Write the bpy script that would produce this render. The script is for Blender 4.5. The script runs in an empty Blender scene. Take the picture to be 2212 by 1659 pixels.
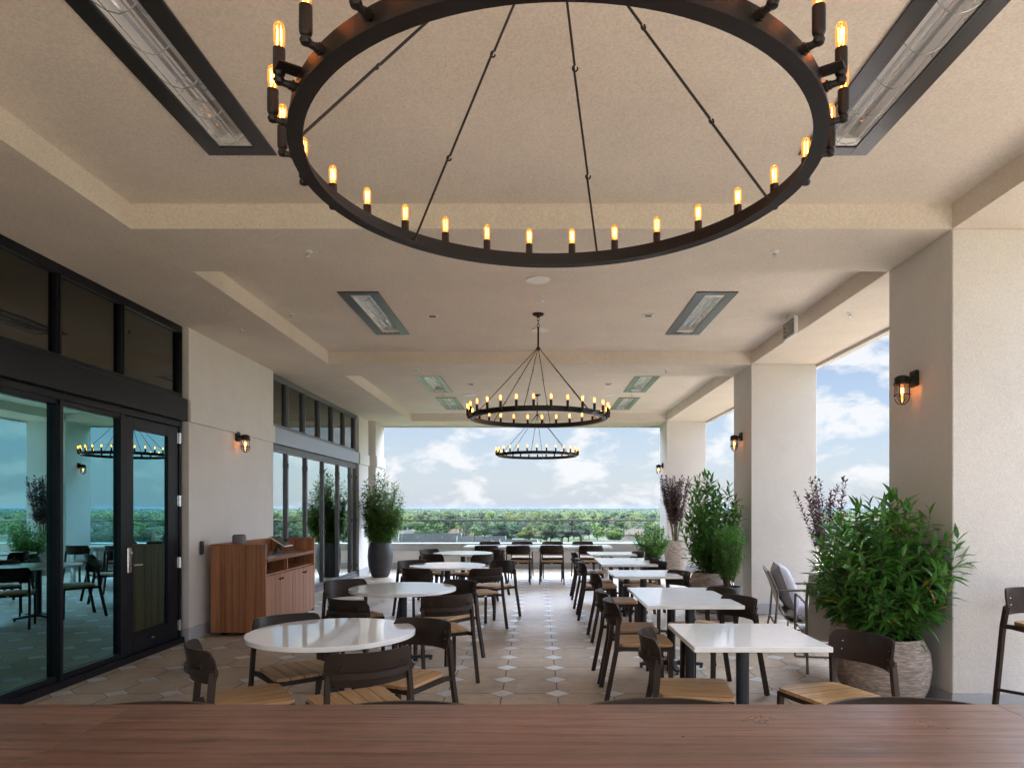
import bpy, bmesh, math, random
import numpy as np
from mathutils import Vector, Matrix
R = math.radians
SC = bpy.context.scene
COL = SC.collection
rnd = random.Random(7)

# ------------------------------------------------------------------ camera
EYE = 1.52
cd = bpy.data.cameras.new('camera')
cam = bpy.data.objects.new('camera', cd); COL.objects.link(cam)
cam.location = (0, 0, EYE); cam.rotation_euler = (R(90), 0, 0)
cd.sensor_width = 36.0; cd.lens = 36.0 * 1475 / 2212
cd.shift_x = -0.0251; cd.shift_y = 0.1209
cd.clip_start = 0.05; cd.clip_end = 40000
SC.camera = cam

# ------------------------------------------------------------------ sky, sun, exposure
SUN_EL, SUN_AZ = 60.0, 216.0          # azimuth clockwise from +Y
W = bpy.data.worlds.new('World'); SC.world = W; W.use_nodes = True
wn = W.node_tree.nodes; wl = W.node_tree.links
bg = wn['Background']
sky = wn.new('ShaderNodeTexSky'); sky.sky_type = 'NISHITA'; sky.sun_disc = False
sky.sun_elevation = R(SUN_EL); sky.sun_rotation = R(SUN_AZ); sky.altitude = 150
sky.air_density = 1.0; sky.dust_density = 0.6; sky.ozone_density = 1.6
tc = wn.new('ShaderNodeTexCoord')
mp = wn.new('ShaderNodeMapping'); mp.inputs['Scale'].default_value = (1, 1, 2.0)
mp.inputs['Location'].default_value = (3.4, 1.75, 0.30)
wl.new(tc.outputs['Generated'], mp.inputs['Vector'])
n1 = wn.new('ShaderNodeTexNoise'); n1.inputs['Scale'].default_value = 12.0
n1.inputs['Detail'].default_value = 9; n1.inputs['Roughness'].default_value = 0.58
n1.inputs['Distortion'].default_value = 0.25
wl.new(mp.outputs['Vector'], n1.inputs['Vector'])
rp = wn.new('ShaderNodeValToRGB')
rp.color_ramp.elements[0].position = 0.485; rp.color_ramp.elements[0].color = (0, 0, 0, 1)
rp.color_ramp.elements[1].position = 0.60; rp.color_ramp.elements[1].color = (1, 1, 1, 1)
wl.new(n1.outputs['Fac'], rp.inputs['Fac'])
sp = wn.new('ShaderNodeSeparateXYZ'); wl.new(tc.outputs['Generated'], sp.inputs[0])
hz = wn.new('ShaderNodeMapRange'); hz.clamp = True
hz.inputs['From Min'].default_value = 0.0; hz.inputs['From Max'].default_value = 0.16
hz.inputs['To Min'].default_value = 0.80; hz.inputs['To Max'].default_value = 0.38
wl.new(sp.outputs['Z'], hz.inputs['Value'])
SKY_S = 0.11
def wcol(r, g, b):
    n = wn.new('ShaderNodeRGB'); n.outputs[0].default_value = (r / SKY_S, g / SKY_S, b / SKY_S, 1); return n.outputs[0]
def wmix(fac, a, b):
    n = wn.new('ShaderNodeMix'); n.data_type = 'RGBA'
    wl.new(fac, n.inputs['Factor']); wl.new(a, n.inputs['A']); wl.new(b, n.inputs['B']); return n.outputs['Result']
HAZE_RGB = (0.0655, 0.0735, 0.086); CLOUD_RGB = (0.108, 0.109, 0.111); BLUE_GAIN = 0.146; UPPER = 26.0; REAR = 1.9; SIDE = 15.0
gn = wn.new('ShaderNodeMix'); gn.data_type = 'RGBA'; gn.blend_type = 'MULTIPLY'; gn.inputs['Factor'].default_value = 1.0
wl.new(sky.outputs['Color'], gn.inputs['A']); gn.inputs['B'].default_value = (BLUE_GAIN*1.0, BLUE_GAIN*0.985, BLUE_GAIN*1.02, 1)
c1 = wmix(hz.outputs['Result'], gn.outputs['Result'], wcol(*HAZE_RGB))
cm = wn.new('ShaderNodeMath'); cm.operation = 'MULTIPLY'; cm.inputs[1].default_value = 0.85
wl.new(rp.outputs['Color'], cm.inputs[0])
c2 = wmix(cm.outputs[0], c1, wcol(*CLOUD_RGB))
# added gain on sky out of view (above, right, rear) to light the terrace
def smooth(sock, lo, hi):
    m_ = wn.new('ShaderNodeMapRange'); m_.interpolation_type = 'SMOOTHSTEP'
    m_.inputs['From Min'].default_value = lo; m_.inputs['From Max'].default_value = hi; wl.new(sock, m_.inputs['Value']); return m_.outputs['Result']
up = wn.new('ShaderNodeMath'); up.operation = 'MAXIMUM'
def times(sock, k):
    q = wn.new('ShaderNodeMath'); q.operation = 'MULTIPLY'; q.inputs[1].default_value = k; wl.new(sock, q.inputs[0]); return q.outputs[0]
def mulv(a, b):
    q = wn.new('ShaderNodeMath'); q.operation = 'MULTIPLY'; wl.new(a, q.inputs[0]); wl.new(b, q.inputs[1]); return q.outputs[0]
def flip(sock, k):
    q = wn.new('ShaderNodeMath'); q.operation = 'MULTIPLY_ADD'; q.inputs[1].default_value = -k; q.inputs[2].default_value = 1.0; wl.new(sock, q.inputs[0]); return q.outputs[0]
band = mulv(smooth(sp.outputs['Z'], 0.265, 0.40), flip(smooth(sp.outputs['Z'], 0.70, 0.92), 0.7))      # added bright ring above the visible sky, weaker at the zenith
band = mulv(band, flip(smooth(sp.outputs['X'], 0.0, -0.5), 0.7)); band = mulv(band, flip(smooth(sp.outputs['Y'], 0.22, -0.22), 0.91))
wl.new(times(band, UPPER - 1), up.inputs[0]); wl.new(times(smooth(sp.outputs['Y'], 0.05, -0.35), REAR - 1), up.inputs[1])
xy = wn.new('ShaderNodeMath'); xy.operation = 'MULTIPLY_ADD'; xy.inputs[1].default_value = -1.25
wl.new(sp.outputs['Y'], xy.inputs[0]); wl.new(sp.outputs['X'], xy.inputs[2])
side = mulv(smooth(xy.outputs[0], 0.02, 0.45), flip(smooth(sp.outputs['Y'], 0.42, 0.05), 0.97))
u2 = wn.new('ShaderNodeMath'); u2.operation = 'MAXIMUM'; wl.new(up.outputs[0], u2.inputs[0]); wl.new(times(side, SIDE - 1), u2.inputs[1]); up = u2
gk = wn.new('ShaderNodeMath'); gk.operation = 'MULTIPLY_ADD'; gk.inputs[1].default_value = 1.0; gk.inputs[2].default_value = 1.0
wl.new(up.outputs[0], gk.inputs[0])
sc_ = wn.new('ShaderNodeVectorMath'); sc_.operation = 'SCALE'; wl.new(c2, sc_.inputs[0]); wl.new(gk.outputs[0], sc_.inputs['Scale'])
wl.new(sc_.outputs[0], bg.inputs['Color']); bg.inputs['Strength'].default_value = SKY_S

sd = bpy.data.lights.new('sun', 'SUN'); sd.energy = 2.0; sd.angle = R(0.5); sd.color = (1.0, 0.94, 0.85)
sun = bpy.data.objects.new('sun', sd); COL.objects.link(sun)
sdir = Vector((math.sin(R(SUN_AZ)) * math.cos(R(SUN_EL)), math.cos(R(SUN_AZ)) * math.cos(R(SUN_EL)), math.sin(R(SUN_EL))))
sun.rotation_euler = (-sdir).to_track_quat('-Z', 'Y').to_euler(); sun.location = sdir * 60
SC.view_settings.view_transform = 'Standard'; SC.view_settings.look = 'None'
SC.view_settings.exposure = 3.20; SC.view_settings.gamma = 1.0
SC.view_settings.use_curve_mapping = False
SC.render.engine = 'CYCLES'
try:
    SC.cycles.use_denoising = True
    SC.cycles.max_bounces = 10; SC.cycles.diffuse_bounces = 6; SC.cycles.glossy_bounces = 5
    SC.cycles.transparent_max_bounces = 24; SC.cycles.transmission_bounces = 6
    SC.cycles.volume_bounces = 0
    SC.cycles.sample_clamp_indirect = 6
    SC.cycles.caustics_reflective = False; SC.cycles.caustics_refractive = False
except Exception:
    pass

# ------------------------------------------------------------------ helpers
class MB:
    def __init__(s): s.v = []; s.f = []; s.mi = []
    def add(s, vs, fs, mi=0):
        b = len(s.v); s.v.extend([tuple(p) for p in vs])
        for f in fs: s.f.append(tuple(b + i for i in f)); s.mi.append(mi)
    def box(s, x0, x1, y0, y1, z0, z1, bev=0.0, M=None, mi=0):
        c = ((x0+x1)/2, (y0+y1)/2, (z0+z1)/2); h = (abs(x1-x0)/2, abs(y1-y0)/2, abs(z1-z0)/2)
        bev = min(bev, min(h) * 0.9)
        S = [(a, b, d) for a in (-1, 1) for b in (-1, 1) for d in (-1, 1)]
        if bev <= 0:
            vs = [(c[0]+a*h[0], c[1]+b*h[1], c[2]+d*h[2]) for a, b, d in S]
            fs = [(0, 1, 3, 2), (4, 6, 7, 5), (0, 4, 5, 1), (2, 3, 7, 6), (0, 2, 6, 4), (1, 5, 7, 3)]
        else:
            vs = []; ix = {}
            for sg in S:
                for ax in range(3):
                    p = [c[k] + sg[k] * (h[k] if k == ax else h[k] - bev) for k in range(3)]
                    ix[(sg, ax)] = len(vs); vs.append(tuple(p))
            fs = []
            for ax in range(3):
                o = [k for k in range(3) if k != ax]
                for q in (-1, 1):
                    def sg(i, j):
                        t = [0, 0, 0]; t[ax] = q; t[o[0]] = i; t[o[1]] = j; return tuple(t)
                    fs.append(tuple(ix[(sg(i, j), ax)] for i, j in ((-1, -1), (1, -1), (1, 1), (-1, 1))))
                for i in (-1, 1):
                    for j in (-1, 1):
                        def e(q):
                            t = [0, 0, 0]; t[ax] = q; t[o[0]] = i; t[o[1]] = j; return tuple(t)
                        fs.append((ix[(e(-1), o[0])], ix[(e(1), o[0])], ix[(e(1), o[1])], ix[(e(-1), o[1])]))
            for sg_ in S: fs.append(tuple(ix[(sg_, k)] for k in range(3)))
        if M is not None: vs = [M @ Vector(p) for p in vs]
        s.add(vs, fs, mi); return s
    def tube(s, pts, r, n=8, cap=True, mi=0, closed=False, flat=None):
        """round (or flat=(w,h) rectangular) section swept along pts; r may be a list"""
        P = [Vector(p) for p in pts]; m = len(P)
        rr = r if isinstance(r, (list, tuple)) else [r] * m
        rings = []; ref = None
        for i in range(m):
            if closed: t = P[(i+1) % m] - P[i-1]
            else: t = P[min(i+1, m-1)] - P[max(i-1, 0)]
            t.normalize()
            if ref is None:
                ref = Vector((0, 0, 1)) if abs(t.z) < 0.9 else Vector((0, 1, 0))
            a = (ref - t * ref.dot(t))
            if a.length < 1e-5: a = Vector((1, 0, 0)) - t * t.x
            a.normalize(); b = t.cross(a); ref = a
            if flat: ring = [P[i] + a*(u*flat[1]/2) + b*(w*flat[0]/2) for u, w in ((-1, -1), (-1, 1), (1, 1), (1, -1))]
            else: ring = [P[i] + (a*math.cos(2*math.pi*k/n) + b*math.sin(2*math.pi*k/n)) * rr[i] for k in range(n)]
            rings.append(ring)
        k = len(rings[0]); vs = [p for g in rings for p in g]; fs = []
        for i in range(m if closed else m-1):
            j = (i+1) % m
            for q in range(k): fs.append((i*k+q, i*k+(q+1) % k, j*k+(q+1) % k, j*k+q))
        if cap and not closed:
            fs.append(tuple(range(k))[::-1]); fs.append(tuple((m-1)*k+q for q in range(k)))
        s.add(vs, fs, mi); return s
    def lathe(s, prof, n=24, c=(0, 0, 0), M=None, mi=0):
        vs = []; fs = []; m = len(prof)
        for r_, z in prof:
            for k in range(n):
                a = 2*math.pi*k/n; vs.append(Vector((c[0]+r_*math.cos(a), c[1]+r_*math.sin(a), c[2]+z)))
        for i in range(m-1):
            for k in range(n): fs.append((i*n+k, i*n+(k+1) % n, (i+1)*n+(k+1) % n, (i+1)*n+k))
        if prof[0][0] > 1e-5: fs.append(tuple(range(n))[::-1])
        if prof[-1][0] > 1e-5: fs.append(tuple((m-1)*n+k for k in range(n)))
        if M is not None: vs = [M @ p for p in vs]
        s.add(vs, fs, mi); return s
    def prism(s, poly, z0, z1, M=None, mi=0):
        n = len(poly)
        vs = [Vector((x, y, z0)) for x, y in poly] + [Vector((x, y, z1)) for x, y in poly]
        fs = [tuple(range(n))[::-1], tuple(range(n, 2*n))] + [(i, (i+1) % n, n+(i+1) % n, n+i) for i in range(n)]
        if M is not None: vs = [M @ p for p in vs]
        s.add(vs, fs, mi); return s
    def build(s, name, mats, parent=None, smooth=35, fix=True, loc=None):
        me = bpy.data.meshes.new(name); me.from_pydata(s.v, [], s.f)
        if not isinstance(mats, (list, tuple)): mats = [mats]
        for m in mats: me.materials.append(m)
        if len(mats) > 1: me.polygons.foreach_set('material_index', s.mi)
        if fix:
            bm = bmesh.new(); bm.from_mesh(me)
            bmesh.ops.remove_doubles(bm, verts=bm.verts, dist=1e-6)
            bmesh.ops.recalc_face_normals(bm, faces=bm.faces); bm.to_mesh(me); bm.free()
        if smooth:
            me.polygons.foreach_set('use_smooth', [True] * len(me.polygons))
            me.set_sharp_from_angle(angle=R(smooth))
        me.update()
        o = bpy.data.objects.new(name, me); COL.objects.link(o)
        if parent: o.parent = parent
        if loc: o.location = loc
        return o

def tag(o, label=None, cat=None, group=None, kind=None):
    if label: o['label'] = label
    if cat: o['category'] = cat
    if group: o['group'] = group
    if kind: o['kind'] = kind
    return o
def thing(name, label, cat, loc=(0, 0, 0), rz=0, group=None):
    o = bpy.data.objects.new(name, None); COL.objects.link(o); o.location = loc; o.rotation_euler = (0, 0, rz)
    o.empty_display_size = 0.1
    return tag(o, label, cat, group)
def copy_tree(o, parent=None):
    c = o.copy(); COL.objects.link(c)
    if parent: c.parent = parent
    for ch in list(o.children): copy_tree(ch, c)
    return c
def face(fx, fy): return math.atan2(-fx, fy)

# ------------------------------------------------------------------ materials
def newmat(name):
    m = bpy.data.materials.new(name); m.use_nodes = True
    return m, m.node_tree.nodes, m.node_tree.links, m.node_tree.nodes['Principled BSDF']
def setp(b, col=None, rough=None, metal=None, spec=None, **k):
    if col is not None: b.inputs['Base Color'].default_value = (*col, 1)
    if rough is not None: b.inputs['Roughness'].default_value = rough
    if metal is not None: b.inputs['Metallic'].default_value = metal
    if spec is not None: b.inputs['Specular IOR Level'].default_value = spec
    for a, v in k.items(): b.inputs[a].default_value = v
def coord(n, l, scale=(1, 1, 1), kind='Object', rnd_off=False):
    t = n.new('ShaderNodeTexCoord'); m = n.new('ShaderNodeMapping'); m.inputs['Scale'].default_value = scale
    out = t.outputs[kind]
    if rnd_off:
        oi = n.new('ShaderNodeObjectInfo'); mu = n.new('ShaderNodeVectorMath'); mu.operation = 'SCALE'
        cb = n.new('ShaderNodeCombineXYZ'); l.new(oi.outputs['Random'], cb.inputs[0]); l.new(oi.outputs['Random'], cb.inputs[1]); l.new(oi.outputs['Random'], cb.inputs[2])
        l.new(cb.outputs[0], mu.inputs[0]); mu.inputs['Scale'].default_value = 17.0
        ad = n.new('ShaderNodeVectorMath'); ad.operation = 'ADD'; l.new(out, ad.inputs[0]); l.new(mu.outputs[0], ad.inputs[1]); out = ad.outputs[0]
    l.new(out, m.inputs['Vector']); return m.outputs['Vector']
def noise(n, l, vec, scale, detail=4, rough=0.5, dist=0.0):
    t = n.new('ShaderNodeTexNoise'); t.inputs['Scale'].default_value = scale; t.inputs['Detail'].default_value = detail
    t.inputs['Roughness'].default_value = rough; t.inputs['Distortion'].default_value = dist
    l.new(vec, t.inputs['Vector']); return t.outputs['Fac']
def ramp(n, l, fac, stops):
    t = n.new('ShaderNodeValToRGB'); e = t.color_ramp.elements
    while len(e) < len(stops): e.new(0.5)
    for i, (p, c) in enumerate(stops): e[i].position = p; e[i].color = (*c, 1)
    l.new(fac, t.inputs['Fac']); return t.outputs['Color']
def mixc(n, l, fac, a, b, mode='MIX'):
    t = n.new('ShaderNodeMix'); t.data_type = 'RGBA'; t.blend_type = mode
    for s_, v in (('Factor', fac), ('A', a), ('B', b)):
        if hasattr(v, 'links') or hasattr(v, 'is_linked'): l.new(v, t.inputs[s_])
        elif isinstance(v, tuple): t.inputs[s_].default_value = (*v, 1)
        else: t.inputs[s_].default_value = v
    return t.outputs['Result']
def bump(n, l, b, h, strength=0.3, dist=0.01):
    t = n.new('ShaderNodeBump'); t.inputs['Strength'].default_value = strength; t.inputs['Distance'].default_value = dist
    l.new(h, t.inputs['Height']); l.new(t.outputs[0], b.inputs['Normal'])
def math_(n, l, op, a, b=None, c=None):
    t = n.new('ShaderNodeMath'); t.operation = op
    for i, v in enumerate((a, b, c)):
        if v is None: continue
        if isinstance(v, (int, float)): t.inputs[i].default_value = v
        else: l.new(v, t.inputs[i])
    return t.outputs[0]

def m_plain(name, col, rough=0.5, metal=0.0, var=0.12, vscale=6.0, bumps=0.0, bscale=200, spec=None, rough_var=0.1):
    m, n, l, b = newmat(name); setp(b, col, rough, metal, spec)
    v = coord(n, l, rnd_off=True); f = noise(n, l, v, vscale, 5, 0.6)
    lo = tuple(c * (1 - var) for c in col); hi = tuple(min(1, c * (1 + var)) for c in col)
    l.new(ramp(n, l, f, [(0.3, lo), (0.7, hi)]), b.inputs['Base Color'])
    mr = n.new('ShaderNodeMapRange'); l.new(f, mr.inputs['Value'])
    mr.inputs['From Min'].default_value = 0.3; mr.inputs['From Max'].default_value = 0.7
    mr.inputs['To Min'].default_value = max(0.02, rough - rough_var); mr.inputs['To Max'].default_value = rough + rough_var
    l.new(mr.outputs[0], b.inputs['Roughness'])
    if bumps: bump(n, l, b, noise(n, l, v, bscale, 3), bumps, 0.004)
    return m
def m_stucco(name, col, grain=85, strength=0.55):
    m, n, l, b = newmat(name); setp(b, col, 0.88, spec=0.25)
    v = coord(n, l); f = noise(n, l, v, 1.1, 7, 0.68); g = noise(n, l, v, grain, 3, 0.6)
    base = ramp(n, l, f, [(0.3, tuple(c*0.92 for c in col)), (0.7, tuple(c*1.05 for c in col))])
    gr = ramp(n, l, g, [(0.35, (0.88, 0.88, 0.88)), (0.62, (1.04, 1.04, 1.04))])
    l.new(mixc(n, l, 1.0, base, gr, 'MULTIPLY'), b.inputs['Base Color'])
    tr = noise(n, l, v, 9, 3, 0.6)
    bump(n, l, b, math_(n, l, 'ADD', g, math_(n, l, 'MULTIPLY', tr, 1.2)), strength, 0.006); return m
def m_wood(name, dark, light, axis='X', freq=9.0, stretch=0.07, rough=0.4, rnd_off=True, rings=0.0, coat=0.0, bumps=0.1):
    m, n, l, b = newmat(name); setp(b, light, rough)
    sc = {'X': (stretch, 1, 1), 'Y': (1, stretch, 1), 'Z': (1, 1, stretch)}[axis]
    v = coord(n, l, sc, rnd_off=rnd_off)
    f = noise(n, l, v, freq, 8, 0.62, 0.6)
    fine = noise(n, l, v, freq * 9, 4, 0.6)
    fac = math_(n, l, 'ADD', math_(n, l, 'MULTIPLY', f, 0.72), math_(n, l, 'MULTIPLY', fine, 0.28))
    if rings:
        wv = n.new('ShaderNodeTexWave'); wv.wave_type = 'BANDS'; wv.bands_direction = 'Y' if axis == 'X' else 'X'
        wv.inputs['Scale'].default_value = freq * 0.55; wv.inputs['Distortion'].default_value = 9.0
        wv.inputs['Detail'].default_value = 4; wv.inputs['Detail Scale'].default_value = 0.8
        l.new(v, wv.inputs['Vector'])
        fac = math_(n, l, 'ADD', math_(n, l, 'MULTIPLY', fac, 1 - rings), math_(n, l, 'MULTIPLY', wv.outputs['Fac'], rings))
    mid = tuple((a + c) / 2 for a, c in zip(dark, light))
    l.new(ramp(n, l, fac, [(0.33, dark), (0.5, mid), (0.68, light)]), b.inputs['Base Color'])
    if coat: setp(b, **{'Coat Weight': coat, 'Coat Roughness': 0.15})
    bump(n, l, b, fine, bumps, 0.002); return m
def m_emit(name, col, s):
    m, n, l, b = newmat(name); setp(b, col, 0.5, **{'Emission Color': (*col, 1), 'Emission Strength': s}); return m
def m_glass(name, tint, refl, base, ior=1.5, gcol=(1, 1, 1), rough=0.0):
    """pane: fresnel mirror coat over tinted clear body"""
    m, n, l, b = newmat(name); n.remove(b); out = n['Material Output']
    tr = n.new('ShaderNodeBsdfTransparent'); tr.inputs[0].default_value = (*tint, 1)
    gl = n.new('ShaderNodeBsdfGlossy'); gl.inputs['Color'].default_value = (*gcol, 1); gl.inputs['Roughness'].default_value = rough
    fr = n.new('ShaderNodeFresnel'); fr.inputs['IOR'].default_value = ior
    fac = math_(n, l, 'MULTIPLY_ADD', fr.outputs[0], refl, base)
    c = n.new('ShaderNodeClamp'); l.new(fac, c.inputs[0])
    mx = n.new('ShaderNodeMixShader'); l.new(c.outputs[0], mx.inputs[0]); l.new(tr.outputs[0], mx.inputs[1]); l.new(gl.outputs[0], mx.inputs[2])
    # faint ripple of float glass
    v = coord(n, l); f = noise(n, l, v, 1.1, 1); bp = n.new('ShaderNodeBump'); bp.inputs['Strength'].default_value = 0.02; bp.inputs['Distance'].default_value = 0.02
    l.new(f, bp.inputs['Height']); l.new(bp.outputs[0], gl.inputs['Normal'])
    l.new(mx.outputs[0], out.inputs['Surface']); return m
def m_leaf(name, a, b_, trans=0.35, rough=0.38, scale=3.0, per_obj=0.0):
    m, n, l, b = newmat(name); out = n['Material Output']
    v = coord(n, l, rnd_off=True); f = noise(n, l, v, scale, 5, 0.7)
    c = ramp(n, l, f, [(0.32, a), (0.68, b_)])
    if per_obj:
        oi = n.new('ShaderNodeObjectInfo')
        h = n.new('ShaderNodeHueSaturation')
        l.new(math_(n, l, 'MULTIPLY_ADD', oi.outputs['Random'], per_obj * 0.10, 0.5 - per_obj * 0.05), h.inputs['Hue'])
        l.new(math_(n, l, 'MULTIPLY_ADD', oi.outputs['Random'], per_obj * 0.9, 1 - per_obj * 0.4), h.inputs['Value'])
        l.new(c, h.inputs['Color']); c = h.outputs[0]
    l.new(c, b.inputs['Base Color']); setp(b, None, rough, 0, 0.4)
    if trans:
        t = n.new('ShaderNodeBsdfTranslucent'); br = n.new('ShaderNodeHueSaturation'); br.inputs['Value'].default_value = 1.6; br.inputs['Saturation'].default_value = 1.1
        l.new(c, br.inputs['Color']); l.new(br.outputs[0], t.inputs['Color'])
        mx = n.new('ShaderNodeMixShader'); mx.inputs[0].default_value = trans
        l.new(b.outputs[0], mx.inputs[1]); l.new(t.outputs[0], mx.inputs[2]); l.new(mx.outputs[0], out.inputs['Surface'])
    return m

M = {}
M['stucco'] = m_stucco('wall stucco', (0.70, 0.675, 0.645), 120, 0.4)
M['ceiling'] = m_stucco('ceiling stucco', (0.74, 0.672, 0.592), 75, 0.7)
M['base'] = m_plain('painted base trim', (0.42, 0.43, 0.45), 0.45, var=0.05)
M['bronze'] = m_plain('dark bronze powder coat', (0.040, 0.027, 0.021), 0.42, 0.0, 0.12, 8, 0.0, 400, spec=0.15)
M['backpanel'] = m_plain('dark brown shell', (0.036, 0.024, 0.018), 0.40, 0.0, 0.12, 6, 0.0, 300, spec=0.16)
M['teak'] = m_wood('teak slats', (0.30, 0.165, 0.065), (0.56, 0.35, 0.165), 'Y', 22, 0.06, 0.5)
M['quartz'] = m_plain('white quartz', (0.86, 0.86, 0.85), 0.035, 0, 0.03, 9, rough_var=0.012, spec=0.6)
M['pedestal'] = m_plain('black iron pedestal', (0.030, 0.032, 0.038), 0.42, 0.3, 0.1)
def m_table():
    m, n, l, b = newmat('dark stained oak boards'); setp(b, (0.15, 0.08, 0.06), 0.32)
    v = coord(n, l, (0.05, 1, 1), rnd_off=True)
    f = noise(n, l, v, 7, 6, 0.55, 0.4); fine = noise(n, l, v, 95, 5, 0.7, 0.2); pore = noise(n, l, coord(n, l, (0.03, 1, 1), rnd_off=True), 260, 2, 0.6)
    v2 = coord(n, l, (0.16, 1, 1), rnd_off=True); d_ = noise(n, l, v2, 2.6, 3, 0.5)
    wv = n.new('ShaderNodeTexWave'); wv.wave_type = 'BANDS'; wv.bands_direction = 'Y'; wv.wave_profile = 'SAW'
    wv.inputs['Scale'].default_value = 5.0; wv.inputs['Distortion'].default_value = 6.5; wv.inputs['Detail'].default_value = 3; wv.inputs['Detail Scale'].default_value = 0.55; wv.inputs['Detail Roughness'].default_value = 0.6
    l.new(v2, wv.inputs['Vector'])
    base = ramp(n, l, f, [(0.3, (0.120, 0.057, 0.036)), (0.55, (0.180, 0.087, 0.056)), (0.75, (0.225, 0.113, 0.075))])
    c = mixc(n, l, 1.0, base, ramp(n, l, wv.outputs['Fac'], [(0.0, (1.06, 1.06, 1.06)), (0.62, (1.0, 0.98, 0.97)), (0.86, (0.66, 0.60, 0.58)), (1.0, (0.98, 0.97, 0.96))]), 'MULTIPLY')
    c = mixc(n, l, 1.0, c, ramp(n, l, fine, [(0.38, (0.58, 0.54, 0.53)), (0.50, (1.0, 1.0, 1.0)), (0.66, (1.16, 1.15, 1.13))]), 'MULTIPLY')
    c = mixc(n, l, 1.0, c, ramp(n, l, pore, [(0.30, (0.55, 0.5, 0.48)), (0.40, (1, 1, 1))]), 'MULTIPLY')
    l.new(c, b.inputs['Base Color'])
    sm = noise(n, l, coord(n, l, rnd_off=True), 3.2, 5, 0.7)
    mr = n.new('ShaderNodeMapRange'); l.new(sm, mr.inputs['Value']); mr.inputs['From Min'].default_value = 0.3; mr.inputs['From Max'].default_value = 0.7; mr.inputs['To Min'].default_value = 0.26; mr.inputs['To Max'].default_value = 0.44
    l.new(mr.outputs[0], b.inputs['Roughness'])
    bump(n, l, b, math_(n, l, 'ADD', fine, math_(n, l, 'MULTIPLY', pore, 0.6)), 0.16, 0.002); return m
M['darkwood'] = m_table()
M['walnut'] = m_wood('red walnut veneer', (0.125, 0.045, 0.018), (0.53, 0.225, 0.100), 'Z', 17, 0.022, 0.38, True)
M['blackmetal'] = m_plain('black storefront aluminium', (0.008, 0.009, 0.012), 0.32, 0.0, 0.1, rough_var=0.03, spec=0.16)
M['greymetal'] = m_plain('grey anodised frame', (0.13, 0.135, 0.148), 0.42, 0.2, 0.05, rough_var=0.03)
M['steel'] = m_plain('brushed stainless', (0.55, 0.54, 0.52), 0.27, 1.0, 0.05, 3, rough_var=0.06)
M['heaterframe'] = m_plain('black gloss heater fascia', (0.016, 0.015, 0.015), 0.33, 0.0, 0.05, 3, rough_var=0.03, spec=0.8)
M['coping'] = m_plain('matt steel coping', (0.42, 0.42, 0.41), 0.42, 0.8, 0.03, 3, rough_var=0.03)
M['chrome'] = m_plain('satin chrome', (0.62, 0.63, 0.65), 0.2, 1.0, 0.03)
M['reflector'] = m_plain('polished reflector', (0.92, 0.92, 0.91), 0.33, 0.35, 0.04, 4)
M['iron'] = m_plain('blackened iron', (0.012, 0.009, 0.008), 0.45, 0.0, 0.25, 5, 0.08, 60, spec=0.3)
M['glass_teal'] = m_glass('teal reflective glass', (0.12, 0.22, 0.21), 0.95, 0.40, 1.6, (0.40, 0.88, 0.96))
M['glass_upper'] = m_glass('clerestory glass', (0.40, 0.40, 0.36), 0.9, 0.07, 1.5, (0.92, 0.95, 0.92))
M['glass_fold'] = m_glass('folding door glass', (0.22, 0.36, 0.34), 0.95, 0.62, 1.6, (0.88, 1.0, 0.98))
M['glass_rail'] = m_glass('railing glass', (0.86, 0.93, 0.91), 0.9, 0.02, 1.5)
M['glass_clear'] = m_glass('clear lamp glass', (0.97, 0.96, 0.94), 0.8, 0.02, 1.5)
M['bulb'] = m_glass('amber bulb glass', (1.0, 0.62, 0.27), 0.7, 0.02, 1.45)
_bn = M['bulb'].node_tree; _em = _bn.nodes.new('ShaderNodeEmission'); _em.inputs[0].default_value = (1.0, 0.36, 0.10, 1); _em.inputs[1].default_value = 0.040
_ad = _bn.nodes.new('ShaderNodeAddShader'); _o = _bn.nodes['Material Output']; _src = _o.inputs['Surface'].links[0].from_socket
_bn.links.new(_src, _ad.inputs[0]); _bn.links.new(_em.outputs[0], _ad.inputs[1]); _bn.links.new(_ad.outputs[0], _o.inputs['Surface'])
M['tube'] = m_glass('quartz tube', (0.97, 0.97, 0.98), 0.8, 0.03, 1.5)
M['filament'] = m_emit('glowing filament', (1.0, 0.36, 0.09), 9.0)
M['filament_s'] = m_emit('glowing sconce filament', (1.0, 0.45, 0.12), 8.0)
M['white'] = m_plain('white plastic', (0.72, 0.72, 0.70), 0.4, var=0.04)
M['blackplastic'] = m_plain('black plastic', (0.016, 0.016, 0.018), 0.35, var=0.1)
M['greyfabric'] = m_plain('grey mesh fabric', (0.16, 0.16, 0.165), 0.9, var=0.15, vscale=60, bumps=0.4, bscale=500)
M['cushion'] = m_plain('grey outdoor cushion', (0.30, 0.285, 0.30), 0.92, var=0.10, vscale=40, bumps=0.35, bscale=350)
M['sling'] = m_plain('beige sling fabric', (0.50, 0.46, 0.41), 0.85, var=0.06, vscale=30, bumps=0.25, bscale=400)
M['taupemetal'] = m_plain('taupe tube', (0.17, 0.15, 0.125), 0.4, 0.4, 0.08)
M['potdark'] = m_plain('charcoal planter', (0.060, 0.062, 0.068), 0.55, var=0.25, vscale=9, bumps=0.15, bscale=40)
M['soil'] = m_plain('potting soil', (0.035, 0.024, 0.016), 0.95, var=0.4, vscale=60)
M['stem'] = m_plain('green brown stem', (0.13, 0.10, 0.045), 0.7, var=0.3, vscale=20)
M['leaf_laurel'] = m_leaf('laurel leaf', (0.034, 0.120, 0.024), (0.11, 0.26, 0.048), 0.30, 0.34, 7)
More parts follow.
